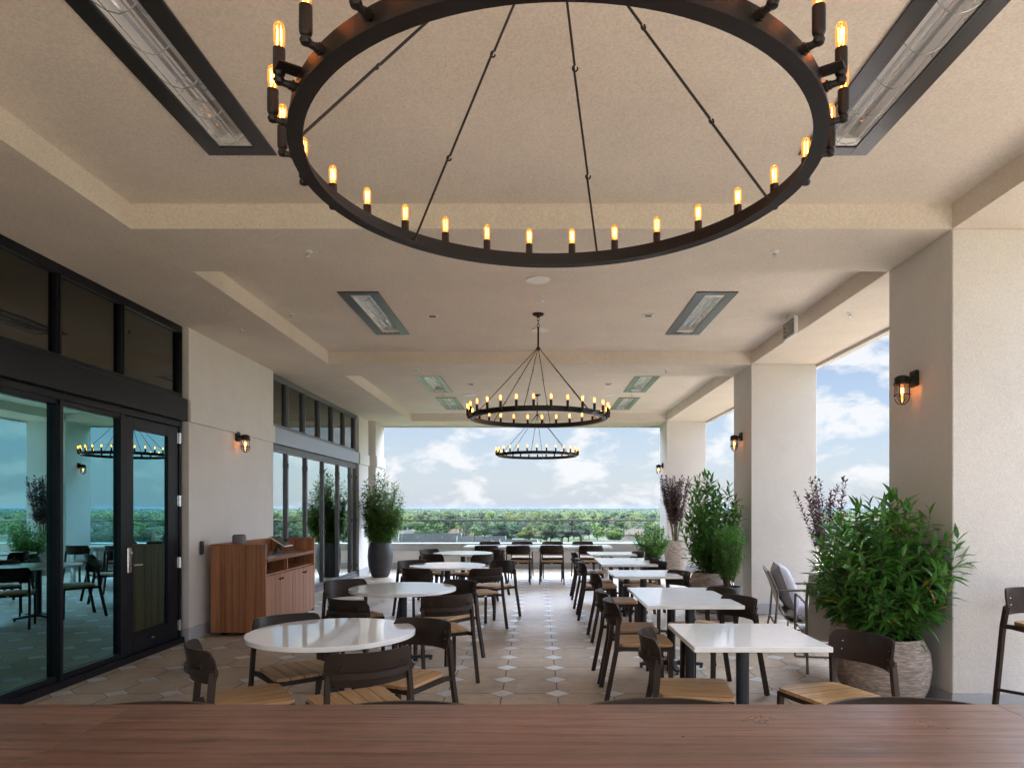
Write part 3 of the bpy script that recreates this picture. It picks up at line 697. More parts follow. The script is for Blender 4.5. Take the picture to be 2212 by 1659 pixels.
# ------------------------------------------------------------------ sconces
def sconce(x, y, z, sx, lab):
    """sx: direction pointing off the wall (+1 = +X)"""
    t = thing('wall_lantern', lab, 'wall lamp', (x, y, z), 0 if sx > 0 else math.pi, group='caged wall lanterns')
    c = MB(); c.box(0, 0.035, -0.05, 0.05, -0.065, 0.065, 0.01); c.build('back_plate', M['iron'], t)
    c = MB(); c.tube([(0.03, 0, 0.0), (0.062, 0, -0.004)], [0.028, 0.016], 12); c.build('arm', M['iron'], t)
    cx = 0.115
    c = MB(); c.lathe([(0.0, 0.028), (0.03, 0.024), (0.052, 0.012), (0.057, 0.004), (0.057, -0.036), (0.064, -0.038), (0.064, -0.05), (0.0, -0.05)], 24, c=(cx, 0, 0)); c.build('cap', M['iron'], t)
    c = MB(); c.lathe([(0.047, -0.05), (0.047, -0.135), (0.040, -0.165), (0.024, -0.186), (0.0, -0.192)], 24, c=(cx, 0, 0)); c.build('globe', M['glass_clear'], t)
    c = MB()
    for k in range(2):
        a = R(45+90*k); pts = []
        for q in range(17):
            w = math.pi*q/16; rr_ = 0.054*math.cos(w); zz = -0.148-0.06*math.sin(w)
            pts.append((cx+rr_*math.cos(a), rr_*math.sin(a), zz))
        pts = [(cx+0.054*math.cos(a), 0.054*math.sin(a), -0.05)] + pts + [(cx-0.054*math.cos(a), -0.054*math.sin(a), -0.05)]
        c.tube(pts, 0.0042, 6)
    c.tube([(cx+0.06*math.cos(q*math.pi/12), 0.06*math.sin(q*math.pi/12), -0.132) for q in range(24)], 0.0042, 6, closed=True)
    c.build('cage', M['iron'], t)
    c = MB(); c.lathe([(0.012, -0.05), (0.012, -0.065), (0.019, -0.08), (0.021, -0.11), (0.012, -0.135), (0.0, -0.14)], 14, c=(cx, 0, 0)); B_ = c.build('bulb', M['bulb'], t)
    c = MB()
    for q in range(4):
        w = q*math.pi/2; c.tube([(cx+0.007*math.cos(w), 0.007*math.sin(w), -0.078), (cx+0.007*math.cos(w), 0.007*math.sin(w), -0.125)], 0.0022, 5)
    c.build('filament', M['filament_s'], B_)
sconce(XC, 5.5, 2.56, -1, 'black caged wall lantern lit on the nearest right column')
sconce(XC, 10.2, 2.58, -1, 'black caged wall lantern lit on the second right column')
sconce(XC, 16.6, 2.55, -1, 'black caged wall lantern lit on the farthest right column')
sconce(XW, 9.0, 2.46, 1, 'black caged wall lantern lit on the left stucco wall above the wooden stand')

# ------------------------------------------------------------------ chairs
def arc(rad, half, y_mid, n=13):
    """points of a bow open to +Y; middle at y_mid"""
    out = []
    for k in range(n):
        a = -half + 2*half*k/(n-1); out.append((rad*math.sin(a), y_mid + rad*(1-math.cos(a)), a))
    return out
def make_seat_mesh(wb, wf, d0, d1, z, th=0.020, n=5):
    s = MB(); gap = 0.006
    def width(v): return wb + (wf-wb)*v
    r_ = 0.05
    for k in range(n):
        poly_a = []; poly_b = []
        u0, u1 = k/n, (k+1)/n
        st = []
        for v in [0, .04, .1, .2, .5, .8, .9, .96, 1.0]:
            y = d0+(d1-d0)*v; st.append((y, v))
        def xx(u, y, v):
            w = width(v); x = -w/2+w*u
            dd = min(y-d0, d1-y)
            lim = w/2
            if dd < r_: lim = w/2 - (r_ - math.sqrt(max(0, r_*r_-(r_-dd)**2)))
            return max(-lim, min(lim, x))
        g0 = 0 if k == 0 else gap/2; g1 = 0 if k == n-1 else gap/2
        left = [(xx(u0, y, v)+g0, y) for y, v in st]; right = [(xx(u1, y, v)-g1, y) for y, v in st]
        s.prism(left + right[::-1], z-th, z)
    # solid front/back tie under the grooves
    s.box(-wf/2+0.03, wf/2-0.03, d0+0.03, d1-0.03, z-th-0.004, z-th+0.008)
    return s
def make_back(rad, half, y_mid, z0, z1, lean, th=0.011):
    s = MB(); nu, nv = 21, 6; L = rad*half*2; rc = 0.05
    grid = {0: [], 1: []}
    for i in range(nu):
        a = -half+2*half*i/(nu-1)
        # finer near ends
        a = half*math.copysign(abs(a/half)**0.8, a) if a else 0
        sd_ = rad*abs(a); edge = L/2-sd_; H = (z1-z0)/2
        if edge < rc: H -= rc-math.sqrt(max(0, rc*rc-(rc-edge)**2))
        zc = (z0+z1)/2
        for j in range(nv):
            q = -1+2*j/(nv-1); z = zc+H*q; ly = -lean*(z-z0)/(z1-z0)
            for w in (0, 1):
                rr_ = rad + (th if w else 0)
                grid[w].append((rr_*math.sin(a), y_mid+rad-rr_*math.cos(a)+ly, z))
    vs = grid[0]+grid[1]; N = nu*nv; fs = []
    for i in range(nu-1):
        for j in range(nv-1):
            a_ = i*nv+j; fs.append((a_, a_+nv, a_+nv+1, a_+1)); fs.append((N+a_, N+a_+1, N+a_+nv+1, N+a_+nv))
        fs.append((i*nv, N+i*nv, N+(i+1)*nv, (i+1)*nv)); e = nv-1
        fs.append((i*nv+e, (i+1)*nv+e, N+(i+1)*nv+e, N+i*nv+e))
    for j in range(nv-1):
        fs.append((j, j+1, N+j+1, N+j)); q = (nu-1)*nv+j; fs.append((q, N+q, N+q+1, q+1))
    s.add(vs, fs); return s
def make_chair(name, cat, seat_z, z0, z1, zb, foot=None):
    t = thing(name, '', cat)
    make_seat_mesh(0.40, 0.455, -0.185, 0.235, seat_z).build('seat', M['teak'], t)
    f = MB(); zf = seat_z-0.024
    f.box(-0.215, 0.215, 0.195, 0.22, zf-0.03, zf, 0.003); f.box(-0.19, 0.19, -0.175, -0.15, zf-0.03, zf, 0.003)
    for s_ in (-1, 1):
        f.tube([(s_*0.213, 0.20, zf-0.016), (s_*0.205, -0.16, zf-0.016), (s_*0.232, -0.215, zf-0.016)], 0.01, flat=(0.022, 0.03))
    F = f.build('seat_frame', M['bronze'], t)
    c = MB(); c.box(-0.018, 0.018, -0.1805, -0.1755, zf-0.022, zf-0.010, 0.001); c.build('rating_tag', M['white'], F)
    for s_ in (-1, 1):
        c = MB(); c.tube([(s_*0.213, 0.208, zf-0.002), (s_*0.213, 0.215, 0.0)], 0.01, flat=(0.024, 0.034)); c.build('leg', M['bronze'], t)
        c = MB(); c.tube([(s_*0.222, -0.195, zb+0.004), (s_*0.232, -0.215, zf-0.02), (s_*0.242, -0.295, 0.0)], 0.01, flat=(0.024, 0.036)); c.build('leg', M['bronze'], t)
    bow = arc(0.30, R(52), -0.292, 15)
    c = MB(); c.tube([(x, y, zb) for x, y, a in bow], 0.01, flat=(0.022, 0.034)); c.build('back_bow', M['bronze'], t)
    B_ = make_back(0.315, R(47), -0.262, z0, z1, 0.03).build('backrest', M['backpanel'], t)
    for s_ in (-1, 1):
        a = R(33)*s_; x, y = 0.300*math.sin(a), -0.292+0.30*(1-math.cos(a))
        c = MB(); c.tube([(x, y+0.004, zb-0.012), (x, y+0.004, zb+0.02), (x*1.03, y-0.006, z0+(z1-z0)*0.62)], 0.01, flat=(0.018, 0.012)); c.build('back_bracket', M['bronze'], t)
        c = MB()
        for zz in (0.36, 0.62):
            ly = -0.03*zz; p = Vector((0.313*math.sin(a), -0.262+0.315-0.313*math.cos(a)+ly, z0+(z1-z0)*zz))
            c.lathe([(0.0, -0.004), (0.004, -0.003), (0.005, 0.0)], 8, M=Matrix.Translation(p) @ Matrix.Rotation(R(90), 4, 'X'))
        c.build('screws', M['chrome'], B_)
    if foot:
        c = MB(); c.tube([(-0.225, 0.212, foot), (0.225, 0.212, foot)], 0.011, 8)
        for s_ in (-1, 1): c.tube([(s_*0.223, 0.212, foot), (s_*0.236, -0.262, foot-0.06)], 0.011, 8)
        c.build('footrest', M['bronze'], t)
    return t
chair0 = make_chair('dining_chair', 'chair', 0.455, 0.595, 0.775, 0.655)
stool0 = make_chair('bar_stool', 'bar stool', 0.755, 0.795, 0.971, 0.845, 0.33)
def place(proto, state, x, y, f, lab, group):
    o = proto if not state else copy_tree(proto); state.append(1)
    o.location = (x, y, 0); o.rotation_euler = (0, 0, face(*f)); o['label'] = lab; o['group'] = group; return o
used_c, used_s = [], []
GR = 'brown chairs with teak seats around the round tables'; GS = 'brown chairs with teak seats beside the square tables'
GF = 'brown chairs at the far long table'; GB = 'bar stools'
chairs = [
 (-1.66, 3.86, (.825, .565), 'chair seen sideways at far left of the nearest round table, teak seat empty', GR),
 (-1.00, 3.79, (-.54, .84), 'chair with its back turned to us in front of the nearest round table', GR),
 (-0.86, 4.36, (-.45, -.89), 'chair facing us at the right edge of the nearest round table', GR),
 (-1.60, 4.56, (.65, -.76), 'chair behind the nearest round table, beside the wooden stand', GR),
 (-1.47, 5.82, (.53, .85), 'chair turned away, left front of the second round table, beside the wooden stand doors', GR),
 (-1.86, 6.91, (.66, -.75), 'chair facing us at left back of the second round table near folding glass', GR),
 (-0.92, 6.85, (-.58, -.81), 'chair facing us at right back of the second round table', GR),
 (-0.87, 6.08, (-.447, .894), 'chair turned away at right front of the second round table on the aisle', GR),
 (-1.42, 8.68, (.45, .89), 'chair turned away at left front of the third round table', GR),
 (-1.66, 9.56, (.65, -.76), 'chair facing us at left back of the third round table', GR),
 (-0.62, 9.52, (-.64, -.76), 'chair facing us at right back of the third round table by the aisle', GR),
 (-0.75, 8.70, (-.55, .84), 'chair turned away at right front of the third round table by the aisle', GR),
 (-1.60, 11.35, (.59, .8), 'chair turned away at left front of the farthest round table', GR),
 (-1.80, 12.2, (.77, -.63), 'chair facing us at left back of the farthest round table', GR),
 (-0.88, 12.02, (-.85, -.52), 'chair facing us at right back of the farthest round table', GR),
 (-1.03, 11.2, (-.7, .7), 'chair turned away at right front of the farthest round table', GR),
 (0.905, 4.07, (.99, -.10), 'chair on the aisle side of the nearest square white table', GS),
 (0.83, 5.55, (1, 0), 'front chair of two on the aisle side of the nearer oblong white table', GS),
 (0.82, 6.15, (1, .03), 'rear chair of two on the aisle side of the nearer oblong white table', GS),
 (0.90, 7.95, (1, .02), 'lone chair on the aisle side of the middle square table', GS),
 (0.85, 9.45, (1, -.02), 'front chair of two on the aisle side of the farther oblong table', GS),
 (0.85, 10.08, (1, .03), 'rear chair of two on the aisle side of the farther oblong table', GS),
 (0.86, 11.55, (1, 0), 'lone chair on the aisle side of the farthest square table', GS),
 (1.72, 3.95, (-.93, -.37), 'chair in front of the big ridged planter, right of the nearest square table', GS),
 (1.50, 5.66, (-.93, -.36), 'front chair of two on the planter side of the nearer oblong table', GS),
 (1.50, 6.25, (-.95, -.3), 'rear chair of two on the planter side of the nearer oblong table', GS),
 (1.48, 8.0, (-.92, -.4), 'lone chair on the planter side of the middle square table', GS),
 (1.49, 9.45, (-.93, -.36), 'front chair of two on the planter side of the farther oblong table', GS),
 (1.49, 10.05, (-.95, -.3), 'rear chair of two on the planter side of the farther oblong table', GS),
 (1.51, 11.55, (-.95, -.3), 'lone chair on the planter side of the farthest square table', GS)]
for k, x in enumerate((-1.02, -.39, .28, 1.06)):
    chairs.append((x, 13.8, (0.0, 1), ('leftmost', 'second from left', 'third from left', 'rightmost')[k] + ' chair on the near side of the far long table', GF))
for k, x in enumerate((-1.06, -.35, .33, 1.0)):
    chairs.append((x, 14.92, (0.0, -1), ('leftmost', 'second from left', 'third from left', 'rightmost')[k] + ' chair behind the far long table, only its top showing', GF))
for x, y, f, lab, g in chairs:
    place(chair0, used_c, x, y, (f[0]+rnd.uniform(-.02, .02), f[1]+rnd.uniform(-.02, .02)), lab, g)
for x, y, lab in ((-1.05, 1.645, 'leftmost bar stool, just its back peeking over the dark wood table'), (-.36, 1.65, 'second bar stool from left peeking over the dark wood table'),
                  (.346, 1.68, 'third bar stool from left peeking over the dark wood table'), (1.02, 1.69, 'rightmost bar stool peeking over the dark wood table in front of the big planter')):
    place(stool0, used_s, x, y, (0, -1), lab, GB)
place(stool0, used_s, 3.42, 4.46, (0.06, -1), 'bar stool standing alone in front of the nearest right column', GB)

# ------------------------------------------------------------------ tables
def pedestal(t, x, y, z, rot=0.0):
    c = MB(); mt = Matrix.Translation((x, y, 0)) @ Matrix.Rotation(rot, 4, 'Z')
    c.lathe([(0.040, 0.05), (0.040, z)], 24, M=mt); c.build('pedestal', M['pedestal'], t)
    c = MB()
    for k in range(4):
        m2 = mt @ Matrix.Rotation(k*math.pi/2, 4, 'Z')
        vs = [(0.0, -0.028, 0.03), (0.0, 0.028, 0.03), (0.0, 0.028, 0.075), (0.0, -0.028, 0.075), (0.30, -0.018, 0.022), (0.30, 0.018, 0.022), (0.30, 0.018, 0.045), (0.30, -0.018, 0.045)]
        c.add([m2 @ Vector(p) for p in vs], [(0, 1, 2, 3), (4, 7, 6, 5), (0, 4, 5, 1), (1, 5, 6, 2), (2, 6, 7, 3), (3, 7, 4, 0)])
        c.lathe([(0.016, 0), (0.016, 0.012), (0.008, 0.022)], 10, M=m2 @ Matrix.Translation((0.285, 0, 0)))
    c.lathe([(0.06, 0.03), (0.06, 0.072), (0.045, 0.085), (0.0, 0.085)], 20, M=mt); c.build('cross_base', M['pedestal'], t)
TT = 0.735
for x, y, lab in ((-1.31, 4.36, 'nearest round white table, its top mirroring the window frames'), (-1.328, 6.73, 'second round white table, beside the wooden service stand'),
                  (-1.24, 9.4, 'third round white table along the left of the aisle'), (-1.31, 11.98, 'farthest round white table, nearest the far long table')):
    t = thing('round_table', lab, 'table', (x, y, 0), group='round white tables')
    c = MB(); c.lathe([(0.0, TT-0.03), (0.517, TT-0.03), (0.521, TT-0.027), (0.521, TT-0.003), (0.518, TT), (0.0, TT)], 96); c.build('tabletop', M['quartz'], t)
    c = MB(); c.box(-0.2, 0.2, -0.2, 0.2, TT-0.04, TT-0.031); c.build('mounting_plate', M['pedestal'], t)
    pedestal(t, 0, 0, TT-0.04, 0.5)
for y0, y1, legs, lab in ((3.85, 4.645, [4.25], 'nearest square white table at right, in front of the big planter'), (5.49, 6.75, [5.72, 6.52], 'nearer oblong white table on two black pedestals, right of the aisle'),
                          (7.84, 8.64, [8.24], 'middle square white table between the two oblong tables'), (9.45, 10.75, [9.78, 10.45], 'farther oblong white table on two black pedestals'),
                          (11.46, 12.26, [11.86], 'farthest square white table on the right of the aisle')):
    yc = (y0+y1)/2; t = thing('square_table' if len(legs) == 1 else 'oblong_table', lab, 'table', (1.275, yc, 0), group='square and oblong white tables')
    c = MB(); c.box(-0.392, 0.392, y0-yc, y1-yc, TT-0.03, TT, 0.003); c.build('tabletop', M['quartz'], t)
    for yl in legs:
        c = MB(); c.box(-0.18, 0.18, yl-yc-0.18, yl-yc+0.18, TT-0.04, TT-0.031); c.build('mounting_plate', M['pedestal'], t)
        pedestal(t, 0, yl-yc, TT-0.04, 0.0)
t = thing('long_table', 'long white communal table at the far end before the glass railing', 'table', (0, 14.36, 0))
c = MB(); c.box(-1.525, 1.525, -0.46, 0.46, 0.69, 0.725, 0.003); c.build('tabletop', M['quartz'], t)
c = MB(); c.box(-1.45, 1.45, -0.38, 0.38, 0.63, 0.688, 0.002); c.build('apron', M['steel'], t)
for sx in (-1, 1):
    for sy in (-1, 1):
        c = MB(); c.box(sx*1.41-0.035, sx*1.41+0.035, sy*0.35-0.035, sy*0.35+0.035, 0, 0.63, 0.003); c.build('leg', M['steel'], t)
t = thing('wooden_bar_table', 'dark stained wood bar table filling the bottom of the photo', 'table', (0, 1.4, 0))
YB0, YB1 = -0.45, 0.445
c = MB(); c.box(-1.078, 1.233, YB0, YB1, 0.945, 0.99, 0.0006); c.build('tabletop', M['darkwood'], t)
for x0, x1 in ((-1.9, -1.0786), (1.2336, 1.9)):
    c = MB(); c.box(x0, x1, YB0, YB1, 0.945, 0.99, 0.0006); c.build('end_board', M['darkwood'], t)
for x in (-1.65, 1.65):
    for y in (-0.36, 0.36):
        c = MB(); c.box(x-0.04, x+0.04, y-0.04, y+0.04, 0, 0.945, 0.004); c.build('leg', M['bronze'], t)

# ------------------------------------------------------------------ service stand with its equipment
t = thing('service_stand', 'red brown wooden service stand with cupboards and open shelves against the wall', 'cabinet', (-3.54, 8.97, 0))
def sx_(v): return v+3.54
L0, L1 = 8.08-8.97, 9.86-8.97; XF = -3.22+3.54; XB = -3.87+3.54
c = MB(); c.box(XB, XF, L0, L0+0.03, 0.045, 1.075, 0.002); c.build('side_panel', M['walnut'], t)
c = MB(); c.box(XB, XF, L1-0.03, L1, 0.045, 1.075, 0.002); c.build('side_panel', M['walnut'], t)
c = MB(); c.box(XB, XB+0.025, L0+0.03, L1-0.03, 0.045, 1.075, 0.002); c.build('back_panel', M['walnut'], t)
c = MB(); c.box(XB-0.003, XF+0.004, L0-0.004, L0+0.036, 1.076, 1.09, 0.002); c.box(XB-0.003, XF+0.004, L1-0.036, L1+0.004, 1.076, 1.09, 0.002); c.box(XB-0.003, XB+0.03, L0+0.036, L1-0.036, 1.076, 1.09, 0.002); c.build('edge_cap', M['walnut'], t)
wt = m_wood('red walnut top', (0.15, 0.05, 0.025), (0.34, 0.14, 0.075), 'Y', 20, 0.05, 0.28)
c = MB(); c.box(XB+0.025, XF+0.012, L0+0.03, L1-0.03, 0.875, 0.915, 0.003); c.build('worktop', wt, t)
c = MB(); c.box(XB+0.025, XF-0.02, L0+0.03, L1-0.03, 0.705, 0.725, 0.002); c.build('shelf', M['walnut'], t)
c = MB(); c.box(XB+0.025, XF-0.03, -0.11, -0.09, 0.725, 0.875, 0.001); c.build('divider', M['walnut'], t)
c = MB(); c.box(XB+0.025, XF-0.03, L0+0.03, L1-0.03, 0.06, 0.08); c.build('bottom_panel', M['walnut'], t)
dw = (L1-L0-0.06)/4
for k in range(4):
    a = L0+0.03+dw*k; c = MB(); c.box(XF-0.022, XF-0.002, a+0.002, a+dw-0.002, 0.085, 0.70, 0.0015); D = c.build('door', M['walnut'], t)
    yk = a+dw-0.04 if k % 2 == 0 else a+0.04
    c = MB(); c.lathe([(0.008, 0), (0.008, 0.014), (0.016, 0.02), (0.016, 0.03), (0.0, 0.033)], 14, M=Matrix.Translation((XF-0.002, yk, 0.64)) @ Matrix.Rotation(R(90), 4, 'Y')); c.build('knob', M['blackplastic'], D)
for x in (XB+0.09, XF-0.09):
    for y in (L0+0.1, L1-0.1):
        c = MB(); c.tube([(x-0.012, y, 0.026), (x+0.012, y, 0.026)], 0.026, 14); c.box(x-0.02, x+0.02, y-0.012, y+0.012, 0.03, 0.046); c.build('caster', M['pedestal'], t)
t = thing('smart_speaker', 'grey fabric cylinder speaker standing on the near end of the wooden stand', 'speaker', (-3.63, 8.30, 0.915))
c = MB(); c.lathe([(0.0, 0.0), (0.066, 0.002), (0.076, 0.014), (0.078, 0.252), (0.072, 0.274), (0.066, 0.278)], 32); c.build('fabric_body', M['greyfabric'], t)
c = MB(); c.lathe([(0.066, 0.2782), (0.064, 0.282), (0.0, 0.282)], 32); c.build('top_cap', M['blackplastic'], t)
t = thing('receipt_printer', 'black boxy receipt printer on the wooden stand beside the tablet', 'printer', (-3.50, 8.60, 0.915), R(8))
c = MB(); c.box(-0.075, 0.085, -0.07, 0.07, 0.0, 0.145, 0.012); c.build('body', M['blackplastic'], t)
c = MB(); c.box(-0.06, 0.05, -0.055, 0.055, 0.1452, 0.152, 0.003); c.build('lid', M['greyfabric'], t)
c = MB(); c.box(0.0852, 0.089, -0.03, 0.0, 0.09, 0.105, 0.001); c.box(0.0852, 0.089, 0.015, 0.03, 0.09, 0.105, 0.001); c.build('button', M['chrome'], t)
t = thing('tablet_stand', 'tilted tablet till on a black stand upon the wooden service stand', 'tablet', (-3.46, 9.10, 0.915))
mt = Matrix.Translation((0.04, 0, 0.165)) @ Matrix.Rotation(R(33), 4, 'Y')
c = MB(); c.box(-0.125, 0.125, -0.155, 0.155, -0.008, 0.004, 0.004, mt); T_ = c.build('tablet_case', M['white'], t)
c = MB(); c.box(-0.112, 0.112, -0.145, 0.145, 0.0045, 0.006, 0.0005, mt); c.build('screen', m_plain('dark screen', (0.022, 0.016, 0.010), 0.25, var=0.05, rough_var=0.03), T_)
c = MB(); c.box(-0.03, 0.03, 0.1555, 0.195, -0.012, 0.022, 0.006, mt); c.build('card_reader', M['blackplastic'], T_)
c = MB(); c.tube([(-0.02, 0, 0.012), (-0.01, 0, 0.08), (0.03, 0, 0.145)], [0.04, 0.028, 0.03], 12); c.lathe([(0.085, 0), (0.085, 0.008), (0.06, 0.013), (0.0, 0.013)], 28); c.build('stand', M['blackplastic'], t)
t = thing('power_cables', 'tangle of black cables lying on the wooden stand worktop', 'cables', (-3.43, 8.95, 0.915))
c = MB(); rr_ = random.Random(3)
for k in range(4):
    p = Vector((rr_.uniform(-.05, .03), -0.18, 0.006+0.004*k)); pts = []
    for q in range(14): pts.append(tuple(p)); p = p+Vector((rr_.uniform(-.025, .03), 0.04, 0)); p.x = max(-.12, min(.16, p.x)); p.z = 0.006+0.006*rr_.random()
    c.tube(pts, 0.0035, 6)
c.build('cable', M['blackplastic'], t)
t = thing('card_reader', 'small black access reader on the stucco wall beside the door', 'card reader', (XW, 8.04, 1.05))
c = MB(); c.box(0.0, 0.03, -0.035, 0.035, -0.082, 0.082, 0.012); c.build('body', M['blackplastic'], t)
c = MB(); c.lathe([(0.011, 0), (0.010, 0.004), (0.0, 0.006)], 14, M=Matrix.Translation((0.03, 0.008, -0.035)) @ Matrix.Rotation(R(90), 4, 'Y')); c.build('sensor', M['greymetal'], t)
t = thing('wall_outlet', 'small white outlet box on the far low wall behind the long table chairs', 'outlet', (0.47, 17.165, 0.26))
c = MB(); c.box(-0.065, 0.065, -0.04, -0.0, -0.065, 0.065, 0.008); c.build('cover', M['white'], t)
c = MB(); c.box(-0.04, 0.04, -0.043, -0.0405, -0.04, 0.04, 0.001); c.build('flap', M['white'], t)

# ------------------------------------------------------------------ lounge chairs
def lounge(x, y, f, lab):
    t = thing('lounge_chair', lab, 'armchair', (x, y, 0), face(*f), group='grey cushioned lounge chairs')
    w = 0.33
    for s_ in (-1, 1):
        c = MB(); c.tube([(s_*w, -0.42, 0.013), (s_*w, -0.36, 0.30), (s_*w, -0.335, 0.62), (s_*w, -0.43, 0.84)], 0.013, 10); c.build('leg', M['taupemetal'], t)
        c = MB(); c.tube([(s_*w, -0.335, 0.64), (s_*w, 0.0, 0.655), (s_*w, 0.30, 0.655), (s_*w, 0.335, 0.64), (s_*w, 0.345, 0.60), (s_*w, 0.36, 0.06), (s_*w, 0.365, 0.014)], 0.013, 10); c.build('arm', M['taupemetal'], t)
    c = MB(); c.tube([(-w, -0.43, 0.84), (w, -0.43, 0.84)], 0.012, 8); c.tube([(-w, 0.345, 0.34), (w, 0.345, 0.34)], 0.012, 8)
    c.tube([(-w, -0.36, 0.28), (w, -0.36, 0.28)], 0.012, 8)
    for s_ in (-1, 1): c.tube([(s_*(w-0.03), 0.33, 0.33), (s_*(w-0.03), -0.10, 0.30), (s_*(w-0.03), -0.16, 0.26), (s_*(w-0.03), -0.17, 0.16), (s_*(w-0.03), -0.13, 0.125), (s_*(w-0.03), 0.355, 0.125)], 0.011, 8)
    c.tube([(-w, 0.36, 0.016), (w, 0.36, 0.016)], 0.012, 8); c.build('base_frame', M['taupemetal'], t)
    c = MB(); prof = [(-0.445, 0.85), (-0.42, 0.84), (-0.37, 0.68), (-0.30, 0.46), (-0.26, 0.35), (-0.2, 0.30), (0.0, 0.30), (0.2, 0.325), (0.345, 0.35)]
    n = len(prof); ww = w-0.018
    vs = [(q*ww, p, z) for q in (-1, 1) for p, z in prof] + [(q*ww, p-0.006, z-0.006) for q in (-1, 1) for p, z in prof]
    fs = []
    for k in range(n-1):
        fs += [(k, k+1, n+k+1, n+k), (2*n+k, 3*n+k, 3*n+k+1, 2*n+k+1), (k, 2*n+k, 2*n+k+1, k+1), (n+k, n+k+1, 3*n+k+1, 3*n+k)]
    fs += [(0, n, 3*n, 2*n), (n-1, 3*n-1, 4*n-1, 2*n-1)]
    c.add(vs, fs); c.build('sling', M['sling'], t)
    def pillow(name, W_, D_, T_, mtx, parent):
        vs = []; fs = []; N = 15
        for sgn in (1, -1):
            for i in range(N):
                for j in range(N):
                    u, v = -1+2*i/(N-1), -1+2*j/(N-1)
                    h = T_/2*((1-abs(u)**3.2)*(1-abs(v)**3.2))**0.5
                    pin = 1-0.05*(1-abs(v)**2)*(abs(u) > .99)-0.0
                    wr = 0.008*math.sin(9*u+4*v)*math.sin(5*v-3*u+1)*(1-abs(u))*(1-abs(v))*2
                    vs.append(mtx @ Vector((u*W_/2*(1-0.05*(1-v*v)), v*D_/2*(1-0.05*(1-u*u)), sgn*(h+0.004+wr))))
        for sgn in (0, 1):
            o_ = sgn*N*N
            for i in range(N-1):
                for j in range(N-1): fs.append((o_+i*N+j, o_+(i+1)*N+j, o_+(i+1)*N+j+1, o_+i*N+j+1))
        q = MB(); q.add(vs, fs)
        per = [(0, j) for j in range(N)] + [(i, N-1) for i in range(1, N)] + [(N-1, j) for j in range(N-2, -1, -1)] + [(i, 0) for i in range(N-2, 0, -1)]
        ring = [i*N+j for i, j in per]
        for k in range(len(ring)):
            a_, b_ = ring[k], ring[(k+1) % len(ring)]; q.f.append((a_, b_, N*N+b_, N*N+a_)); q.mi.append(0)
        P = q.build(name, M['cushion'], parent, smooth=60)
        pp = MB(); pp.tube([(Vector(vs[r_])+Vector(vs[N*N+r_]))/2 for r_ in ring], 0.006, 6, closed=True); pp.build('piping', M['cushion'], P)
    pillow('seat_cushion', 0.60, 0.60, 0.17, Matrix.Translation((0, 0.04, 0.405)) @ Matrix.Rotation(R(4), 4, 'X'), t)
    pillow('back_cushion', 0.60, 0.52, 0.20, Matrix.Translation((0, -0.235, 0.66)) @ Matrix.Rotation(R(-70), 4, 'X'), t)
lounge(2.96, 7.50, (.97, -.24), 'lounge chair with grey cushions seen sideways against the second right column')
lounge(2.86, 6.52, (.22, .97), 'lounge chair with beige sling back turned to us, mostly hidden by the big plant')

# ------------------------------------------------------------------ potted plants
def leaf(mb, p, d, nrm, L, W, droop=0.25, mi=0, simple=False):
    d = d.normalized(); side = d.cross(nrm)
    if side.length < 1e-4: side = d.cross(Vector((1, 0, 0)))
    side.normalize(); up = side.cross(d).normalized()
    if simple:
        m = p+d*L*0.5+up*(-droop*L*0.12); e = p+d*L+up*(-droop*L*0.5)
        f = up*(W*0.18)
        mb.add([p, m+side*W/2+f, e, m-side*W/2+f, m], [(0, 1, 4), (1, 2, 4), (0, 4, 3), (4, 2, 3)], mi); return
    ts = [0, .28, .62, 1.0]; ws = [0.06, .5, .42, 0.0]; C = []
    for t_ in ts: C.append(p+d*(L*t_)+up*(-droop*L*t_*t_))
    f = up*(W*0.16); vs = [C[0]]
    for k in (1, 2): vs += [C[k]+side*W*ws[k]+f, C[k], C[k]-side*W*ws[k]+f]
    vs.append(C[3])
    mb.add(vs, [(0, 1, 2), (0, 2, 3), (1, 4, 5, 2), (2, 5, 6, 3), (4, 7, 5), (5, 7, 6)], mi)
